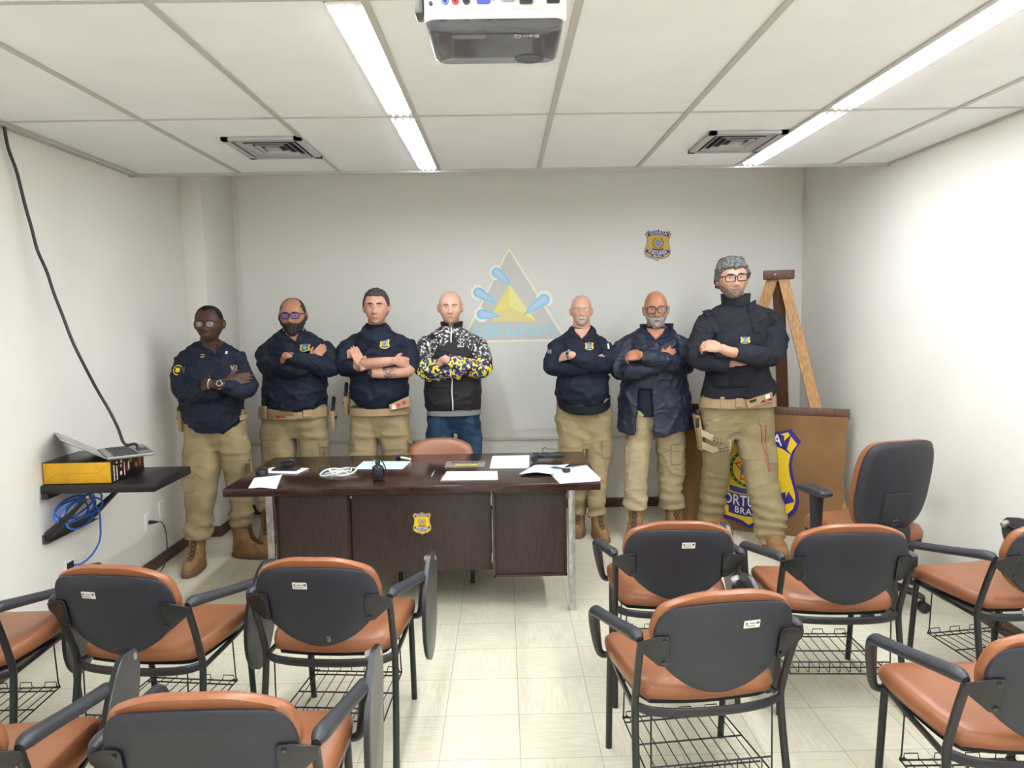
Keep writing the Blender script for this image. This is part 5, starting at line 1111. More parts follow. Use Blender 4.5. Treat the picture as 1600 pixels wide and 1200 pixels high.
# ---------------------------------------------------------------- the man by the left wall
def man_left():
    p = Person('man in round glasses and navy shirt with a silver watch, nearest the left wall', -1.925, 4.85)
    A = [(368, 559, 0, .072), (380, 585, -.05, .070), (388, 606, -.10, .064), (370, 608, -.21, .058), (349, 602, -.265, .042)]
    B = [(288, 560, 0, .072), (286, 590, -.04, .070), (291, 616, -.09, .064), (318, 616, -.185, .056), (345, 612, -.20, .048)]
    rows = [(672, 306, 366), (662, 292, 378), (652, 287, 382), (635, 286, 381), (615, 286, 379), (595, 287, 377), (575, 287, 376), (560, 286, 375), (550, 287, 372), (541, 293, 364), (533, 303, 350)]
    dep = [(.135, .10), (.16, .11), (.175, .12), (.18, .125), (.17, .125), (.155, .12), (.14, .12), (.125, .115), (.11, .105), (.09, .09), (.07, .075)]
    p.shirt(rows, dep, A, B, m_navy, 11)
    pel = [(640, 291, 380), (658, 289, 382), (674, 288, 384), (690, 288, 386), (702, 289, 386)]
    legs = [([(704, 288, 342), (725, 287, 343), (750, 286, 340), (785, 292, 335), (808, 293, 332), (828, 288, 331), (841, 289, 328)], -.10), ([(704, 345, 388), (728, 348, 392), (752, 355, 394), (785, 361, 395), (805, 360, 396), (822, 362, 392)], .10)]
    p.trousers(pel, legs, m_khaki, 21)
    p.head(477.5, 534, 306.5, 348, yaw=6, pitch=2, jaw=.95, nose=.9)
    sk = SK('dark', (78, 52, 44)); 
    Af = [(368, 559, 0, .045), (387, 604, -.10, .040), (349, 602, -.265, .030), (328, 600, -.28, .027)]; Bf = [(288, 560, 0, .045), (292, 614, -.09, .040), (346, 609, -.20, .027)]
    p.body(sk, lipm('dark', (94, 60, 54)), (326, 536), Af, Bf, ((328, 600, -.28), (303, 603, -.12), (-.3, -1, .35), dict(curl=.15, thumb=1)), ((352, 597, -.245), (396, 588, -.17), (.25, -.9, .35), dict(curl=.12, thumb=-1, wr_r=.024)), pel, legs, vneck=[(309, 534), (343, 534), (340, 548), (337, 556), (328, 547), (313, 541)], nr=.056)
    face_bits(p, hairmat('black', (26, 23, 23)), browt=.0025)
    p.H.shell('hair', hairmat('black', (26, 23, 23)), p.root, cap_mask(.002, front=.72, side=.22, nape=-.45, rough=.15))
    p.H.glasses(p.root, mat('dark_frame', (44, 36, 36), .3), w=.046, h=.040, th=.0016, lens=(225, 225, 225), la=.13, label='round dark-rimmed glasses', round_=True)
    p.collar(m_navy, 326, 537, (338, 556), half=17)
    p.badge(363.5, 579, 13, 18)
    f = p.on_top(.001); g = G(); g.prism([(318 - 318 + a, b) for a, b in []] or p.rect(315.5, 553, 321, 558, .003), .003, f); g.build('collar_pin', m_yellow, p.root)
    p.rpatch('collar_bar', m_white, 351, 549, 353.5, 553, .003, f, r=.001)
    c = p.P(277, 578, -.1); R = (p.P(285, 578, -.1)[0] - c[0]); q = G().prism(circ(R, 24, (c[0] + .004, c[2])), .003, f).build('sleeve_patch', m_navy2, p.root, label='round yellow and black sleeve patch')
    g = G(); o = circ(R * .98, 24, (c[0] + .004, c[2])); i_ = circ(R * .80, 24, (c[0] + .004, c[2])); F2 = p.on_top(.0045)
    g.loft([[F2((x, 0, z)) for x, z in o], [F2((x, 0, z)) for x, z in i_]], cap=False); g.build('patch_border', m_yellow, q)
    G().prism([(c[0] + .004 + a * R * .9, c[2] + b * R * .9) for a, b in SHIELD], .002, F2).build('patch_shield', m_yellow, q)
    t = text_g('GSTRM', .011, .001); tc = p.P(288.5, 578, -.1); t = g_map(t, lambda v: F2((tc[0] + v[2] * .9, 0, tc[2] - v[0] * .9))); t.build('sleeve_lettering', m_white, p.root)
    w, d = p.P(344, 601, -.27), p.P(330, 600, -.28) - p.P(345, 601.5, -.27); wristwatch(p.root, w, d, (0, -1, .35)); 
    w = p.P(327, 600, -.28); rings = [w + .031 * (math.cos(a) * np.array((0, .8, .6)) * .9 + math.sin(a) * np.array((0, -.6, .8)) + (.15 * math.sin(a), 0, 0)) for a in np.linspace(0, 2 * PI, 21)[:-1]]
    G().tube(rings, .0035, 7, loop=True).build('bracelet', m_white, p.root)
    p.holster(283, 620, 674, .02, -1)
    p.cargo(289, 735, 306, 768, m_khaki); p.cargo(381, 722, 392, 752, m_khaki)
    for l, d, an, s in ((legs[0], -.10, .04, 1.03), (legs[1], .10, 1.35, 1.03)): cx, z, rx = p.row(*l[0][-1], d); boot(p.root, cx, d, an, s, top=z + .03)
    p.belt(m_tan, 648, 656, pel, depth=.12)
man_left()
# ---------------------------------------------------------------- the bearded man
def man_beard():
    p = Person('bearded man in rectangular glasses and navy shirt, with a loaded tan duty belt', -1.52, 5.3)
    A = [(503, 544, 0, .088), (513, 560, -.05, .082), (514, 573, -.10, .070), (485, 567, -.23, .058), (447, 557.5, -.275, .043)]
    B = [(421, 546, 0, .088), (419, 562, -.04, .084), (423, 574, -.10, .072), (452, 576, -.20, .060), (480, 572, -.215, .05)]
    rows = [(640, 424, 506), (632, 416, 509), (616, 411.5, 511), (598, 412, 511), (580, 414, 510), (562, 418, 508), (548, 420, 506), (536, 422, 502), (526, 428, 494), (517, 438, 480), (511, 444, 472)]
    dep = [(.17, .12), (.195, .13), (.205, .14), (.20, .14), (.18, .14), (.165, .135), (.15, .13), (.135, .125), (.115, .115), (.09, .09), (.07, .075)]
    p.shirt(rows, dep, A, B, m_navy, 31)
    pel = [(632, 408, 509), (648, 407, 510), (665, 407, 514), (683, 407, 515)]
    legs = [([(686, 407, 462), (712, 410, 463), (740, 410, 455), (765, 406, 446), (782, 403, 440), (797, 403, 436)], -.02), ([(686, 467, 514), (712, 470, 513), (760, 474, 512), (797, 477, 510)], -.06)]
    p.trousers(pel, legs, m_khaki, 41, depth=.15)
    p.head(466, 520, 438.5, 477.5, yaw=4, pitch=2)
    sk = SK('tan', (186, 132, 104)); hm = hairmat('darkbeard', (38, 34, 36), (66, 62, 62))
    Af = [(503, 544, 0, .05), (513, 571, -.10, .042), (454, 557, -.275, .030), (446, 557, -.27, .028)]; Bf = [(421, 546, 0, .05), (423, 573, -.10, .042), (482, 568, -.215, .028)]
    p.body(sk, lipm('tan', (164, 106, 90)), (457, 515), Af, Bf, ((449, 559, -.262), (428, 568, -.12), (-.3, -.8, .5), dict(curl=.3, thumb=1, s=.92)), ((488, 563, -.20), (506, 541, -.145), (.3, -.85, .4), dict(curl=.30, thumb=-1, s=.9)), pel, legs, vneck=[(443, 514), (471, 514), (469, 524), (464, 534), (455, 528), (446, 521)], nr=.066)
    face_bits(p, hm, browt=.004)
    p.H.shell('hair', hm, p.root, cap_mask(.003, front=.66, side=.05, nape=-.5, rough=.15, bald=(1.25, .25, .62)))
    p.H.shell('beard', hm, p.root, beard_mask(.011, chin=.020, line=.05))
    p.H.glasses(p.root, mat('black_frame', (28, 26, 28), .3), w=.054, h=.036, th=.0026, lens=(84, 104, 220), la=.20, label='black rectangular glasses with bluish lenses')
    p.collar(m_navy, 457, 516, (463, 535), half=15)
    p.badge(477.5, 543.5, 16, 13)
    p.belt(m_tan, 636, 650, pel, depth=.16)
    f = onto(p.bbvh, .0)
    b = p.rpatch('radio_pouch', m_tan, 407.5, 633, 421, 652, .035, f, r=.006, bev=.004); p.rpatch('radio', m_gun, 413, 622, 419, 634, .03, lambda q: (q[0], f((q[0], 0, p.P(0, 640, -.1)[2]))[1] + q[1], q[2]), b, r=.003, label='black radio top')
    b = p.patch('first_aid_pouch', m_tan, [(424, 637), (464, 642), (465, 655), (450, 655), (425, 650)], .03, f, bev=.003)
    fz = onto(bvh_of(b), .003)
    p.rpatch('red_square', m_red, 437, 646.5, 443, 652, .002, fz, b, r=.001); c = p.P(447, 650.5, -.1); s_ = .012
    G().prism([(c[0] + a * s_, c[2] + e * s_) for a, e in ((-.33, 1), (.33, 1), (.33, .33), (1, .33), (1, -.33), (.33, -.33), (.33, -1), (-.33, -1), (-.33, -.33), (-1, -.33), (-1, .33), (-.33, .33))], .002, fz).build('red_cross', m_red, b)
    p.rpatch('white_tag', m_white, 452, 648, 459, 654, .002, fz, b, r=.001); p.rpatch('pouch_contents', m_gun, 429, 637.5, 462, 641, .025, f, b, r=.002)
    p.rpatch('buckle', m_tan, 478, 638.5, 490, 650, .014, f, r=.006, bev=.003)
    for x in (470, 497): p.rpatch('belt_keeper', m_tan, x, 636, x + 5, 651, .010, f, r=.003, bev=.002)
    p.holster(521, 622, 672, 0., 1)
    p.cargo(411, 690, 425, 720, m_khaki); p.cargo(500, 690, 511, 720, m_khaki)
    for l, d, an in ((legs[0], -.02, .12), (legs[1], -.06, .2)): cx, z, rx = p.row(*l[0][-1], d); boot(p.root, cx, d, an, 1.05, top=z + .03)
man_beard()
# ---------------------------------------------------------------- the tattooed man
def man_tattoo():
    p = Person('grey-haired man in navy polo with pushed-up sleeves and tattooed bare forearms', -.925, 5.3)
    A = [(633, 537, 0, .080), (640, 556, -.04, .076), (638, 570, -.08, .068), (634, 576, -.11, .058)]
    B = [(546, 537, 0, .080), (538, 560, -.04, .078), (541, 574, -.09, .070), (549, 574, -.125, .064), (557, 572, -.15, .058)]
    rows = [(637, 574, 612), (630, 556, 628), (621, 546, 637), (608, 545.5, 637), (592, 547, 636), (576, 549, 634), (562, 550, 632), (548, 550, 630), (535, 551, 628), (523, 555, 621), (514, 564, 611), (507, 571, 606)]
    dep = [(.15, .10), (.17, .12), (.18, .13), (.18, .13), (.165, .13), (.155, .13), (.145, .13), (.135, .125), (.125, .12), (.11, .11), (.09, .09), (.072, .078)]
    p.shirt(rows, dep, A, B, m_navy, 51)
    pel = [(634, 549, 638), (648, 548, 640), (665, 547, 641), (681, 546, 642)]
    legs = [([(684, 546, 590), (710, 543, 590), (755, 543, 586), (800, 547, 583)], -.05), ([(684, 595, 643), (710, 598, 645), (755, 603, 648), (800, 607, 646)], -.05)]
    p.trousers(pel, legs, m_khaki2, 61, depth=.13)
    p.head(452, 508, 569.5, 607, yaw=2, pitch=0)
    sk = SK('light', (206, 156, 132)); tt = mat('tattoo', (206, 156, 132), .5, col2=(64, 62, 66), vscale=85, detail=2.); band = mat('black_band', (38, 40, 48), .6)
    Af = [(633, 537, 0, .05), (638, 574, -.10, .050), (632, 580, -.15, .045), (600, 583, -.215, .038), (579, 584, -.22, .029)]; Bf = [(546, 537, 0, .05), (543, 573, -.10, .050), (557, 571, -.15, .045), (590, 567, -.235, .038), (614, 564, -.235, .029)]
    def tat(c, mi, q):
        for (x0, y0, dy0), (x1, y1, dy1), r in (((566, 572, -.17), (572, 571, -.19), .055), ((598, 582, -.21), (616, 578, -.19), .05)):
            a, b = q.P(x0, y0, dy0), q.P(x1, y1, dy1); d = nrm(b - a); L = np.linalg.norm(b - a); t = (c - a) @ d; k = (t > 0) & (t < L) & (np.linalg.norm(c - a - np.outer(t, d), axis=1) < r); mi[k] = 2
    p.body(sk, lipm('light', (184, 126, 110)), (588, 510), Af, Bf, ((566, 573, -.205), (553.5, 547, -.165), (.55, -.8, .1), dict(curl=.10, thumb=1)), ((616, 564, -.235), (634, 566, -.165), (.1, -1, .3), dict(curl=.3, thumb=-1)), pel, legs, nr=.062, extra_cls=tat, mats=(tt,), vneck=None)
    face_bits(p, hairmat('grey', (50, 48, 48), (84, 82, 80)), browm=hairmat('brownbrow', (60, 48, 44)))
    p.H.shell('hair', hairmat('grey', (50, 48, 48), (84, 82, 80)), p.root, cap_mask(.009, front=.57, side=.02, nape=-.5, rough=.28, k=40))
    p.stand(m_blackc, 588, 510, 14.5, h=.022, name='undershirt'); p.collar(m_navy, 588, 510, (588, 535), half=15.5, wid=.055)
    p.rpatch('button_placket', m_navy2, 585.5, 520, 590.5, 540, .003, p.on_top(.0), r=.002); p.badge(601, 537.5, 16, 16.5)
    w, d = p.P(579.5, 584, -.22), p.P(590, 583.5, -.22) - p.P(579.5, 584, -.22); wristwatch(p.root, w, d, (0, -1, .3), face=band, strap=band, r=.016)
    p.belt(m_tan, 635, 646, pel, depth=.135); f = onto(p.bbvh, .0)
    b = p.patch('first_aid_pouch', m_tan, [(610, 631), (640, 618), (642, 634), (612, 640)], .03, f, bev=.003); fz = onto(bvh_of(b), .003)
    p.rpatch('red_cross', m_red, 622, 629, 627, 634, .002, fz, b, r=.001); c = p.P(632.5, 628, -.1); G().prism(circ(.014, 16, (c[0], c[2])), .002, fz).build('red_disc', m_red, b); p.rpatch('white_tag', m_white, 615, 631, 620.5, 637.5, .002, fz, b, r=.001)
    p.holster(541, 600, 648, .0, -1); p.cargo(545, 692, 553, 706, m_khaki2); p.cargo(636, 688, 644, 706, m_khaki2)
    for l, d, an in ((legs[0], -.05, -.1), (legs[1], -.05, .15)): cx, z, rx = p.row(*l[0][-1], d); boot(p.root, cx, d, an, 1.05, top=z + .03)
man_tattoo()
# ---------------------------------------------------------------- the man in the patterned jacket
def camo_mat(name, cols, pos, sc):
    m = bpy.data.materials.new(name); m.use_nodes = True; nt = m.node_tree; b = nt.nodes['Principled BSDF']; N = nt.nodes.new; L = nt.links.new; tc = N('ShaderNodeTexCoord')
    n = N('ShaderNodeTexNoise'); n.inputs['Scale'].default_value = sc; n.inputs['Detail'].default_value = 2.; v = N('ShaderNodeTexVoronoi'); v.inputs['Scale'].default_value = sc * 4.2; sp = N('ShaderNodeSeparateColor')
    a = N('ShaderNodeMath'); a.operation = 'MULTIPLY_ADD'; a.inputs[1].default_value = .42; q = N('ShaderNodeMath'); q.operation = 'ADD'; q.inputs[1].default_value = -.21
    r = N('ShaderNodeValToRGB'); r.color_ramp.interpolation = 'CONSTANT'; e = r.color_ramp.elements
    while len(e) < len(cols): e.new(.5)
    for k, c, t in zip(e, cols, pos): k.position = t; k.color = lin(c)
    L(tc.outputs['Object'], v.inputs['Vector']); L(v.outputs['Position'], n.inputs['Vector']); L(v.outputs['Color'], sp.inputs[0]); L(sp.outputs[0], a.inputs[0]); L(n.outputs[0], a.inputs[2]); L(a.outputs[0], q.inputs[0]); L(q.outputs[0], r.inputs[0]); L(r.outputs[0], b.inputs['Base Color'])
    b.inputs['Roughness'].default_value = .55; b.inputs['Specular IOR Level'].default_value = .3; return m
def man_jacket():
    p = Person('bald man in a black jacket with camouflage shoulders, blue and yellow cuffs, and jeans', -.39, 5.35)
    A = [(746, 535, 0, .076), (753, 560, -.04, .074), (751, 577, -.10, .066), (728, 572, -.22, .058), (700, 563, -.27, .046)]
    B = [(668, 535, 0, .076), (661, 560, -.04, .074), (666, 579, -.09, .066), (692, 578, -.19, .058), (720, 581, -.215, .052)]
    rows = [(641, 667, 752), (632, 664.5, 752), (615, 663, 753), (599, 663, 752), (584, 665, 750), (568, 667, 748), (552, 668, 746), (538, 669, 744), (525, 673, 738), (515, 680, 730), (506, 689, 721)]
    dep = [(.13, .11), (.14, .12), (.15, .12), (.15, .125), (.145, .125), (.14, .125), (.135, .125), (.125, .12), (.11, .11), (.095, .095), (.075, .08)]
    mj = mat('jacket_black', (36, 33, 36), .6, bump=.2, bscale=400, spec=.3)
    c1 = camo_mat('camo_grey', [(34, 32, 36), (120, 116, 118), (58, 56, 60), (214, 212, 208), (60, 58, 62)], [0, .40, .48, .56, .66], 22)
    c2 = camo_mat('camo_cuff', [(28, 40, 66), (60, 54, 160), (236, 216, 40), (50, 46, 140), (228, 224, 210), (46, 88, 92)], [0, .36, .46, .60, .66, .70], 15)
    def cls(c):
        mi = np.zeros(len(c), dtype=np.int32); up = p.P(700, 552, 0)[2] + .018 * np.sin(c[:, 0] * 60); x0 = p.P(709, 550, 0)[0]
        mi[(c[:, 2] > up + .10 * smoothstep(.16, .02, np.abs(c[:, 0] - x0)))] = 1
        arm = np.abs(c[:, 0] - x0) > .155; mi[arm & (c[:, 2] > p.P(700, 563, 0)[2])] = 1
        def near(path, r): 
            d = np.full(len(c), 9.)
            for a, b in zip(path[2:-1], path[3:]): u = b - a; t = np.clip((c - a) @ u / (u @ u), 0, 1); d = np.minimum(d, np.linalg.norm(c - a - t[:, None] * u, axis=1))
            return d < r
        fa = (near(p.A3, .080) | near(p.B3, .080)) & (c[:, 1] < -.06) & (c[:, 2] < p.P(700, 545, -.1)[2]); mi[fa] = 2; return mi
    p.shirt(rows, dep, A, B, [mj, c1, c2], 71, name='jacket', cls=cls, amp=1.)
    pel = [(634, 668, 750), (648, 667, 749), (664, 666, 751), (676, 665, 752)]
    legs = [([(679, 665, 709), (710, 667, 708), (760, 668, 704), (815, 670, 702)], -.04), ([(679, 714, 753), (710, 716, 753), (760, 719, 753), (815, 722, 752)], -.04)]
    p.trousers(pel, legs, m_jeans, 81, name='jeans', amp=.8)
    p.torso_shirt = None
    cx, z0, rx = p.row(647, 668, 751); cx1, z1, rx1 = p.row(638, 667, 752); R = [ring_xyz(cx, 0, z, r, f, .115) for z, r, f in ((z1, rx1 - .012, .13), (z1 - .01, rx1 - .002, .142), (z0 + .004, rx + .006, .150), (z0, rx - .002, .140), (z0 + .01, rx - .02, .11))]
    G().loft(R).build('undershirt_hem', mat('grey_jersey', (112, 114, 116), .85, bump=.2, bscale=400), p.root)
    p.head(455, 506, 685.5, 722, yaw=3, pitch=1, nose=1.05)
    sk = SK('fair', (218, 172, 150))
    Af = [(746, 535, 0, .045), (752, 575, -.10, .040), (700, 563, -.27, .029), (694, 562, -.26, .027)]; Bf = [(668, 535, 0, .045), (667, 577, -.09, .040), (722, 580, -.215, .027)]
    p.body(sk, lipm('fair', (196, 140, 124)), (706, 508), Af, Bf, ((697, 563, -.258), (676, 569, -.12), (-.3, -.8, .5), dict(curl=.3, thumb=1, s=.95)), ((722, 580, -.21), (744, 572, -.15), (.2, -.9, .3), dict(curl=.3, thumb=-1)), pel, legs, nr=.057)
    face_bits(p, hairmat('fairbrow', (112, 84, 68)), browt=.0028)
    p.stand(mj, 706, 510, 14.5, h=.034, gap=.22, name='collar', flare=.010); p.stand(mat('collar_lining', (58, 50, 130), .7), 706, 510, 13.8, h=.031, gap=.40, name='collar_lining', flare=.008); p.stand(mat('grey_jersey', (112, 114, 116)), 706, 510, 12.8, h=.018, name='undershirt_neck')
    f = p.on_top(.0005); g = G(); z0, z1 = p.P(706, 640, -.1)[2], p.P(706, 513, -.1)[2]; x0 = p.P(707, 600, -.1)[0]; n = 60; pts = [f((x0 + .003 * math.sin(i * .35) * .6, -.001, z0 + (z1 - z0) * i / (n - 1))) for i in range(n)]
    pts = [q for q in pts if not (p.P(0, 592, -.2)[2] < q[2] < p.P(0, 549, -.2)[2])]; lo = [q for q in pts if q[2] < p.P(0, 575, -.2)[2]]; hi = [q for q in pts if q[2] > p.P(0, 575, -.2)[2]]
    for q in (lo, hi): g.tube(q, (.0045, .0025), 8, up=(0, -1, 0))
    g.build('zip', m_white, p.root, label='white front zip')
    e = p.P(719.5, 536, -.13); fb = p.on_top(.001); m_e = mat('emblem_white', (206, 204, 204), .6); b = G().prism(rrect(.052, .066, .008, 3, (e[0], e[2])), .002, fb).build('chest_emblem', mj, p.root, label='white chest emblem')
    g = G(); rs = random.Random(5); fe = p.on_top(.0032)
    for i in range(5):
        for j in range(6): 
            if rs.random() < .75: g.prism(rrect(.0075, .0075, .001, 1, (e[0] - .019 + i * .0095, e[2] - .026 + j * .0105)), .001, fe)
    g.build('emblem_print', m_e, b)
    for l, d, an in ((legs[0], -.04, -.15), (legs[1], -.04, .2)): cx, z, rx = p.row(*l[0][-1], d); boot(p.root, cx, d, an, 1., top=max(z + .03, .13))
man_jacket()
# ---------------------------------------------------------------- the man with the black belt
def man_belt():
    p = Person('bald man with a white goatee, thin glasses and a wide black belt', .56, 5.32)
    A = [(942, 541, 0, .078), (950, 560, -.04, .074), (945, 571, -.10, .064), (921, 566, -.22, .056), (896, 556, -.265, .042)]
    B = [(872, 541, 0, .078), (866, 562, -.04, .076), (869, 575, -.09, .066), (896, 575, -.19, .057), (920, 574, -.205, .05)]
    rows = [(630, 876, 949), (620, 871, 951), (608, 869, 951), (594, 868, 950), (580, 869, 948), (566, 871, 945), (552, 872, 943), (538, 873, 941), (526, 876, 936), (517, 883, 930), (509, 893, 922)]
    dep = [(.17, .12), (.185, .13), (.195, .135), (.19, .135), (.175, .135), (.155, .13), (.14, .125), (.13, .12), (.115, .11), (.095, .095), (.075, .08)]
    p.shirt(rows, dep, A, B, m_navy, 91)
    pel = [(622, 873, 952), (640, 869, 955), (655, 867, 957), (675, 868, 957), (700, 872, 957)]
    legs = [([(704, 872, 911), (735, 875, 915), (760, 880, 918), (785, 891, 918), (803, 894, 914)], .07), ([(704, 916, 957), (735, 918, 951), (760, 919, 948), (785, 919, 945), (807, 919, 947)], -.06)]
    p.trousers(pel, legs, m_khaki2, 101, depth=.135)
    p.head(462, 510, 892.5, 924, yaw=-4, pitch=-4)
    sk = SK('pink', (214, 164, 140)); hw = hairmat('white', (206, 200, 194), (170, 164, 158))
    Af = [(942, 541, 0, .045), (945, 569, -.10, .040), (896, 556, -.265, .029), (890, 555, -.262, .027)]; Bf = [(872, 541, 0, .045), (870, 573, -.09, .040), (921, 573, -.205, .027)]
    p.body(sk, lipm('pink', (188, 128, 114)), (909, 514), Af, Bf, ((891, 555, -.262), (870, 559, -.13), (-.3, -.8, .5), dict(curl=.3, thumb=1, s=.95)), ((922, 573, -.20), (940, 562, -.15), (.2, -.9, .3), dict(curl=.3, thumb=-1)), pel, legs, vneck=[(896, 512), (924, 512), (919, 519), (909, 530), (900, 520)], nr=.062)
    face_bits(p, hw, browt=.0028)
    p.H.shell('hair', hw, p.root, cap_mask(.003, front=.66, side=.0, nape=-.5, rough=.2, bald=(1.45, .2, .25))); p.H.shell('beard', hw, p.root, beard_mask(.0028, line=-.2, goatee=True, rough=.3))
    p.H.glasses(p.root, mat('thin_frame', (120, 112, 106), .3, metal=.6), w=.046, h=.034, r=.014, th=.0011, la=.05, label='thin metal glasses')
    p.collar(m_navy, 909, 513, (908, 531), half=15.5)
    p.badge(920.5, 541, 15, 13); w, d = p.P(890.5, 554.5, -.262), p.P(880, 555, -.23) - p.P(892, 554.5, -.265); wristwatch(p.root, w, d, (0, -1, .3), r=.017)
    p.rpatch('sleeve_stripe', m_white, 950, 537, 953, 545, .002, p.on_top(.001), r=.001); p.rpatch('sleeve_patch', mat('patch_grey', (128, 134, 132), .7), 856, 546, 862, 553, .002, p.on_top(.001), r=.003)
    p.belt(m_blackc, 618, 631, [(600, 869, 951), (618, 871, 951), (631, 872.5, 951)], depth=.165, tilt=-.055); f = onto(p.bbvh, 0.)
    b = p.rpatch('buckle', m_gun, 896, 630, 911.5, 644, .012, f, r=.006, bev=.003); g = G(); c = p.P(904, 637, -.1)
    for d in (-1, 1): g.tube([f((c[0] + d * .006, -.012, c[2] + .02)), f((c[0] + d * .024, -.014, c[2] + .012)), f((c[0] + d * .022, -.014, c[2] - .012)), f((c[0] + d * .004, -.012, c[2] - .02))], .003, 6)
    g.build('buckle_prongs', m_blackc, b)
    p.cargo(941, 690, 953, 716, m_khaki2); p.cargo(872, 692, 877, 712, m_khaki2)
    for l, d, an in ((legs[0], .07, -.15), (legs[1], -.06, .18)): cx, z, rx = p.row(*l[0][-1], d); boot(p.root, cx, d, an, .98, top=z + .03)
man_belt()
# ---------------------------------------------------------------- the man in the open coat
def man_coat():
    p = Person('man with a white beard and dark-rimmed glasses in a long open navy coat', 1.05, 5.3)
    A = [(1062, 537, 0, .090), (1070, 555, -.04, .084), (1065, 571, -.10, .072), (1036, 566, -.23, .062), (1000, 556, -.275, .050)]
    B = [(977, 540, 0, .090), (968, 562, -.04, .086), (972, 580, -.10, .074), (1000, 578, -.20, .062), (1030, 573, -.215, .054)]
    rows = [(604, 970, 1074), (590, 972, 1072), (575, 974, 1070), (560, 976, 1067), (546, 977, 1064), (533, 979, 1060), (522, 985, 1052), (512, 995, 1047), (506, 1003, 1044)]
    dep = [(.17, .13), (.175, .135), (.17, .14), (.165, .14), (.15, .135), (.135, .13), (.12, .12), (.10, .105), (.08, .085)]
    def flaps(g):
        spec = [(596, 971, 1073.5, 998.5, 1017), (615, 968.5, 1077, 997, 1017.5), (635, 966, 1080, 995.5, 1018), (652, 964.5, 1082, 994, 1018.2), (670, 963.5, 1083.5, 992.5, 1018.8)]
        N = 46; Ro = []
        for i, (y, xl, xr, ol, orr) in enumerate(spec):
            cx, z, rx = p.row(y, xl, xr); f, b = .165 + .006 * i, .135 + .006 * i; xo, xq = p.P(ol, y, -.15)[0] - cx, p.P(orr, y, -.15)[0] - cx
            a0 = -PI / 2 - math.asin(min(.95, max(-.95, -xo / rx))) if False else None
            ring = ring_xyz(cx, 0, z, rx, f, b, 240); ring_i = ring_xyz(cx, 0, z, rx - .014, f - .014, b - .014, 240)
            ok = lambda q: not (q[1] < -.02 and xo < q[0] - cx < xq)
            idx = [k for k in range(240)]; st = max((k for k in idx if not ok(ring[k])), key=lambda k: ring[k][0]) ; seq = [(st + 1 + j) % 240 for j in range(240)]; seq = [k for k in seq if ok(ring[k])]
            pick = [seq[int(round(j * (len(seq) - 1) / (N - 1)))] for j in range(N)]
            def tz(q):           # hem drops towards the left opening
                t = smoothstep(cx - rx, cx + xo, q[0]) if q[0] < cx and q[1] < 0 else 0.; return q + np.array((0, 0, -.030 * float(t) * (i == len(spec) - 1)))
            Ro.append([tz(ring[k]) for k in pick] + [tz(ring_i[k]) for k in pick[::-1]])
        g.loft(Ro)
    m_coat = mat('coat_navy', (30, 37, 54), .5, bump=.25, bscale=300, spec=.4)
    p.shirt(rows, dep, A, B, m_coat, 111, name='coat', extra=flaps, amp=1.6)
    # shirt seen in the opening
    R = []
    for y, xl, xr, f in ((648, 985, 1058, .13), (630, 982, 1060, .14), (605, 982, 1060, .145), (575, 985, 1058, .13), (555, 985, 1056, .10)): cx, z, rx = p.row(y, xl, xr); R.append(ring_xyz(cx, 0, z, rx, f, .11))
    G().loft(R).build('polo_shirt', m_navy, p.root)
    pel = [(632, 980, 1066), (650, 979, 1068), (664, 978, 1069), (674, 977, 1070)]
    legs = [([(678, 977, 1019), (710, 975, 1015), (740, 975, 1012), (770, 975, 1011), (785, 974, 1012), (793, 976, 1012)], -.11), ([(678, 1024, 1070), (710, 1026, 1071), (740, 1029, 1069), (765, 1030, 1064), (783, 1030, 1069), (792, 1031, 1068)], .12)]
    p.trousers(pel, legs, mat('khaki_light', (174, 158, 126), .85, bump=.3, bscale=420, var=.1, vscale=7, spec=.25), 121, depth=.125)
    p.head(455.5, 512, 1007, 1042.5, yaw=-8, pitch=2, roll=-2)
    sk = SK('bronze', (188, 128, 98)); hw = hairmat('greybeard', (186, 182, 178), (132, 128, 126))
    Af = [(1062, 537, 0, .045), (1065, 569, -.10, .040), (1003, 556, -.275, .031), (999, 555.5, -.275, .030)]; Bf = [(977, 540, 0, .045), (973, 577, -.10, .040), (1032, 570, -.215, .028)]
    p.body(sk, lipm('bronze', (154, 100, 84)), (1024, 514), Af, Bf, ((1003, 555.5, -.28), (980, 556, -.235), (-.2, -.75, .6), dict(curl=1.1, thumb=1, s=1.0)), ((1036, 560, -.185), (1058, 540, -.125), (.3, -.85, .4), dict(curl=.25, thumb=-1, s=.85)), pel, legs, vneck=[(1010, 512), (1041, 512), (1036, 520), (1023, 531), (1015, 521)], nr=.064)
    face_bits(p, hairmat('greybrow', (96, 86, 82)), browt=.003)
    p.H.shell('beard', hw, p.root, beard_mask(.0055, chin=.006, line=.0, rough=.35)); p.H.shell('hair', hw, p.root, cap_mask(.0018, front=.7, side=.0, nape=-.5, rough=.2, bald=(1.5, .2, .15)))
    p.H.glasses(p.root, mat('brown_frame', (46, 36, 32), .3), w=.053, h=.040, r=.013, th=.0024, la=.04, label='dark-rimmed glasses')
    p.collar(m_navy, 1024, 514, (1022, 533), half=15, name='polo_collar', wid=.03, flare=.02); 
    p.stand(m_coat, 1026, 515, 23, h=.040, gap=.85, name='coat_collar', flare=.010, yb=.008)
    # lapels folded out beside the opening
    f = p.on_top(.002)
    for nm, q in (('lapel', [(1001, 514), (1009, 516), (1021, 538), (1012, 541), (994, 527), (990, 524)]), ('lapel', [(1042, 514), (1052, 509), (1062, 521), (1050, 529), (1030, 540), (1026, 534)])): p.patch(nm, m_coat, q, .010, f, bev=.003)
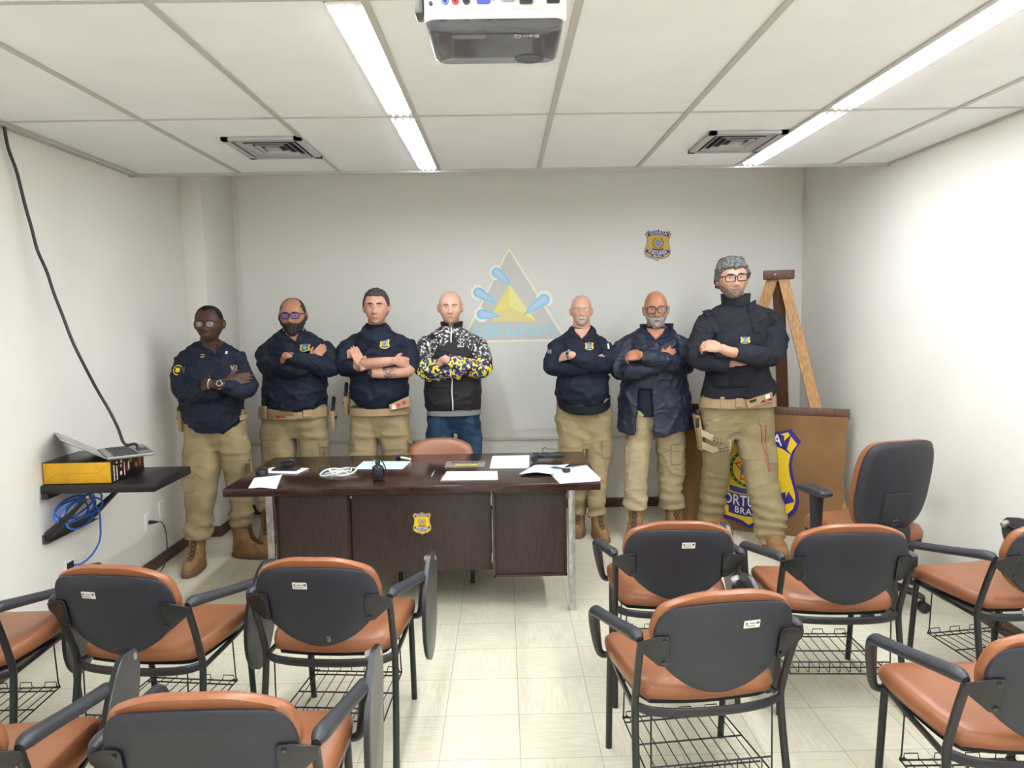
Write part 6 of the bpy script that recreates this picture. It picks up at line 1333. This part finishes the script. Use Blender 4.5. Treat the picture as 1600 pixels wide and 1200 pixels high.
    g = G(); z0, z1 = p.P(1019, 668, -.16)[2], p.P(1018, 596, -.16)[2]; pts = [f((p.P(1019.5, 0, -.16)[0], 0, z0 + (z1 - z0) * i / 24)) for i in range(25)]; g.tube(pts, .0028, 6); q = pts[0]; g.tube([q, (q[0], q[1] - .004, q[2] - .025), (q[0] - .012, q[1] - .004, q[2] - .045)], .002, 6); g.build('zip', m_gun, p.root)
    p.cargo(1050, 697, 1068, 728, MATS['khaki_light']); p.cargo(977, 700, 984, 724, MATS['khaki_light'])
    for l, d, an in ((legs[0], -.11, -.35), (legs[1], .12, .1)): cx, z, rx = p.row(*l[0][-1], d); boot(p.root, cx, d, an, 1.06, top=z + .03)
man_coat()
# ---------------------------------------------------------------- the tall man in the vest
def man_vest():
    p = Person('tallest man, with wavy grey hair, glasses, a dark tactical vest and a thigh holster', 1.60, 5.08)
    A = [(1200, 496, 0, .086), (1212, 530, -.05, .084), (1207, 556, -.11, .072), (1180, 556, -.22, .064), (1147, 551, -.275, .056)]
    B = [(1108, 499, 0, .086), (1094, 535, -.05, .084), (1092, 561, -.11, .074), (1115, 566, -.19, .064), (1138, 570, -.205, .056)]
    rows = [(622, 1110, 1196), (619, 1097, 1209), (607, 1099, 1213), (594, 1103, 1206), (581, 1105, 1201), (565, 1106, 1199), (548, 1106, 1200), (530, 1106, 1202), (512, 1105, 1206), (498, 1105, 1206), (487, 1108, 1202), (477, 1117, 1190), (468, 1131, 1170)]
    dep = [(.13, .12), (.145, .13), (.15, .13), (.15, .135), (.15, .135), (.15, .135), (.145, .135), (.14, .135), (.135, .13), (.125, .125), (.11, .115), (.095, .10), (.08, .085)]
    p.shirt(rows, dep, A, B, m_char, 131, amp=1.5)
    pel = [(618, 1098, 1206), (634, 1095, 1209), (650, 1094, 1210), (668, 1094, 1211), (684, 1096, 1211)]
    legs = [([(688, 1096, 1145), (715, 1098, 1142), (747, 1098, 1138), (780, 1095, 1134), (803, 1091, 1131), (819, 1092, 1128)], .28), ([(688, 1149, 1211), (715, 1157, 1213), (747, 1165, 1214), (780, 1172, 1222), (805, 1176, 1228), (828, 1180, 1225), (847, 1186, 1222)], -.24)]
    p.trousers(pel, legs, mat('khaki_green', (152, 137, 102), .85, bump=.3, bscale=420, var=.1, vscale=7, spec=.25), 141, depth=.135)
    p.head(404, 467, 1122, 1166, yaw=-4, pitch=1, roll=-3)
    sk = SK('olive', (206, 158, 132)); hg = hairmat('wavygrey', (56, 56, 58), (128, 126, 124)); hs_ = hairmat('stubble', (128, 112, 102), (170, 142, 124))
    Af = [(1202, 503, 0, .05), (1207, 554, -.11, .046), (1147, 551, -.275, .036), (1126, 544, -.285, .031)]; Bf = [(1107, 506, 0, .05), (1093, 559, -.11, .046), (1146, 567, -.205, .030)]
    p.body(sk, lipm('olive', (182, 122, 108)), (1149, 470), Af, Bf, ((1127, 544.5, -.287), (1102, 540, -.255), (-.05, -.8, .6), dict(curl=1.0, thumb=1, s=1.08)), ((1148, 566, -.20), (1172, 557, -.17), (.2, -.9, .3), dict(curl=.3, thumb=-1)), pel, legs, nr=.066, hs=1.05)
    face_bits(p, hairmat('darkbrow', (58, 52, 50)), browt=.0042)
    p.H.shell('hair', hg, p.root, cap_mask(.019, front=.43, side=-.08, nape=-.6, rough=.34, k=13, seed=8)); p.H.shell('beard', hs_, p.root, beard_mask(.0022, line=-.02, rough=.4))
    p.H.glasses(p.root, mat('black_frame', (28, 26, 28), .3), w=.054, h=.036, r=.010, th=.0026, la=.04, label='black rectangular glasses')
    p.stand(m_char, 1149, 471, 20, h=.052, name='collar', flare=.006)
    # plate carrier
    f = p.on_top(0.); vest_rows = [(604, 1113, 1184), (590, 1112, 1186), (575, 1112, 1188), (555, 1112, 1190), (535, 1114, 1190), (519, 1120, 1184)]; m_vest = cloth('vest_cordura', (34, 36, 46), .75)
    R = []
    for (y, xl, xr), d in zip(vest_rows, (.165, .172, .172, .170, .165, .155)): cx, z, rx = p.row(y, xl, xr, -.12); R.append(ring_xyz(cx, 0, z, rx * 1.02, d, .10, 36, 3.2))
    v = vox_obj(G().loft(R), .009, 'tactical_vest', m_vest, p.root, 2, lambda q, n: .0015 * waves(q, 151, 45)); bv = bvh_of(v); fv = onto(bv, -.002)
    for i, (x0, y0, x1, y1) in enumerate(((1113, 587, 1184, 591.5), (1113, 595, 1184, 599.5), (1114, 519, 1181, 522))): p.rpatch('webbing_strap', m_blackc, x0, y0, x1, y1, .006, fv, v, r=.002)
    p.rpatch('front_pouch', m_vest, 1114, 583, 1139, 605, .014, fv, v, r=.006, bev=.003); p.rpatch('front_pouch', m_vest, 1142, 581, 1182, 606, .014, fv, v, r=.006, bev=.003); p.rpatch('chest_pocket', m_vest, 1119, 520, 1160, 535, .010, fv, v, r=.005, bev=.002)
    for x, d in ((1116, 1), (1175, -1)):
        q = [(1100, 486), (1113, 483), (1119, 492), (1105, 495)] if d > 0 else [(1169, 476), (1187, 468), (1184, 480), (1166, 487)]
        p.patch('shoulder_pad', m_vest, q, .020, f, v, bev=.004)
        q = [(1104, 494), (1117, 491), (1126, 519), (1116, 521)] if d > 0 else [(1168, 486), (1182, 480), (1185, 518), (1174, 520)]
        p.patch('shoulder_strap', m_vest, q, .012, f, v, bev=.003)
    b = p.P(1163.5, 532.5, -.16); k = 5.0 / FPX; chest_badge(p.root, onto(bv, .010), b[0], b[2] + .004, 17 * k, 12 * k)
    p.rpatch('sleeve_patch', m_blackc, 1201, 487, 1214, 507, .003, p.on_top(.001), r=.004)
    p.belt(m_tan, 620, 634, pel, depth=.145); fb = onto(p.bbvh, 0.); p.rpatch('buckle', m_tan, 1145, 620.5, 1156, 634.5, .014, fb, r=.004, bev=.003); p.rpatch('belt_keeper', m_tan, 1123, 619, 1129, 635, .01, fb, r=.003, bev=.002)
    b = p.patch('first_aid_pouch', m_tan, [(1160, 624), (1203, 612), (1205, 626), (1162, 635)], .03, fb, bev=.003); fz = onto(bvh_of(b), .003)
    p.patch('red_mark', m_red, [(1183, 627), (1188, 623), (1192, 626), (1186, 631)], .002, fz, b); p.patch('red_mark', m_red, [(1194, 624), (1201, 620), (1202, 624), (1196, 628)], .002, fz, b); p.patch('pouch_contents', m_gun, [(1164, 624), (1175, 621), (1176, 624), (1165, 627)], .006, fz, b); p.patch('white_tag', m_white, [(1190, 616), (1197, 614), (1198, 620), (1191, 622)], .008, fz, b)
    p.rpatch('magazine_pouch', m_tan, 1206, 612, 1213, 632, .04, lambda q: (q[0], -.05 + q[1], q[2]), r=.005, bev=.003)
    # thigh holster with two straps
    fp = p.on_pants(.001); m_strap = cloth('strap_sand', (196, 178, 150), .75)
    for q in ([(1095, 670), (1113, 679), (1143, 689), (1144, 699), (1112, 689), (1096, 681)], [(1096, 689), (1117, 699), (1144, 699), (1144, 708), (1115, 709), (1097, 701)]): p.patch('thigh_strap', m_strap, q, .006, fp, bev=.001)
    fq = p.on_pants(.008); g = G()
    for x0, y0, n in ((1110, 682, 4), (1126, 701, 4)):
        for i in range(n):
            for j in range(2): c = p.P(x0 + 5 * i, y0 + 1.6 * i * (1 if x0 < 1120 else -.3) + 4.5 * j, -.1); g.prism(rrect(.012, .006, .001, 1, (c[0], c[2])), .0015, fq)
    g.build('strap_slots', m_gun, p.root)
    a, c = p.P(1088, 648, -.02), p.P(1094, 702, .04); g = G(); g.loft([[(x + dx, y + dy, z) for dx, dy in rrect(w, .09, .010, 3)] for x, y, z, w in ((c[0], c[1], c[2], .02), (a[0] * .4 + c[0] * .6, -.01, a[2] * .4 + c[2] * .6, .034), (a[0] * .8 + c[0] * .2, -.01, a[2] * .8 + c[2] * .2, .036), (a[0], -.01, a[2], .034))]); h = g.build('thigh_holster', m_tan, p.root)
    g = G(); g.box((a[0] - .002, -.06, a[2] - .05), (.022, .012, .07), .003); g.box((a[0] + .006, -.02, a[2] + .015), (.026, .07, .035), .006); g.build('pistol_grip', m_gun, h)
    p.cargo(1184, 652, 1207, 664, MATS['khaki_green'], .008); p.cargo(1196, 702, 1212, 722, MATS['khaki_green'])
    fr = p.on_pants(.002); g = G()
    for q in ([(1189, 662), (1197, 735)], [(1197, 664), (1199, 735)]): 
        o = [fr(tuple(np.array((1, 0, 1)) * (p.P(*[q[0][k] + (q[1][k] - q[0][k]) * t for k in (0, 1)], -.12)))) for t in np.linspace(0, 1, 20)]; g.tube(o, .0035, 6)
    g.build('red_cord', mat('red_cord', (164, 78, 62), .7), p.root)
    for l, d, an in ((legs[0], .28, .35), (legs[1], -.24, .05)): cx, z, rx = p.row(*l[0][-1], d); boot(p.root, cx, d, an, 1.1, top=z + .03)
man_vest()
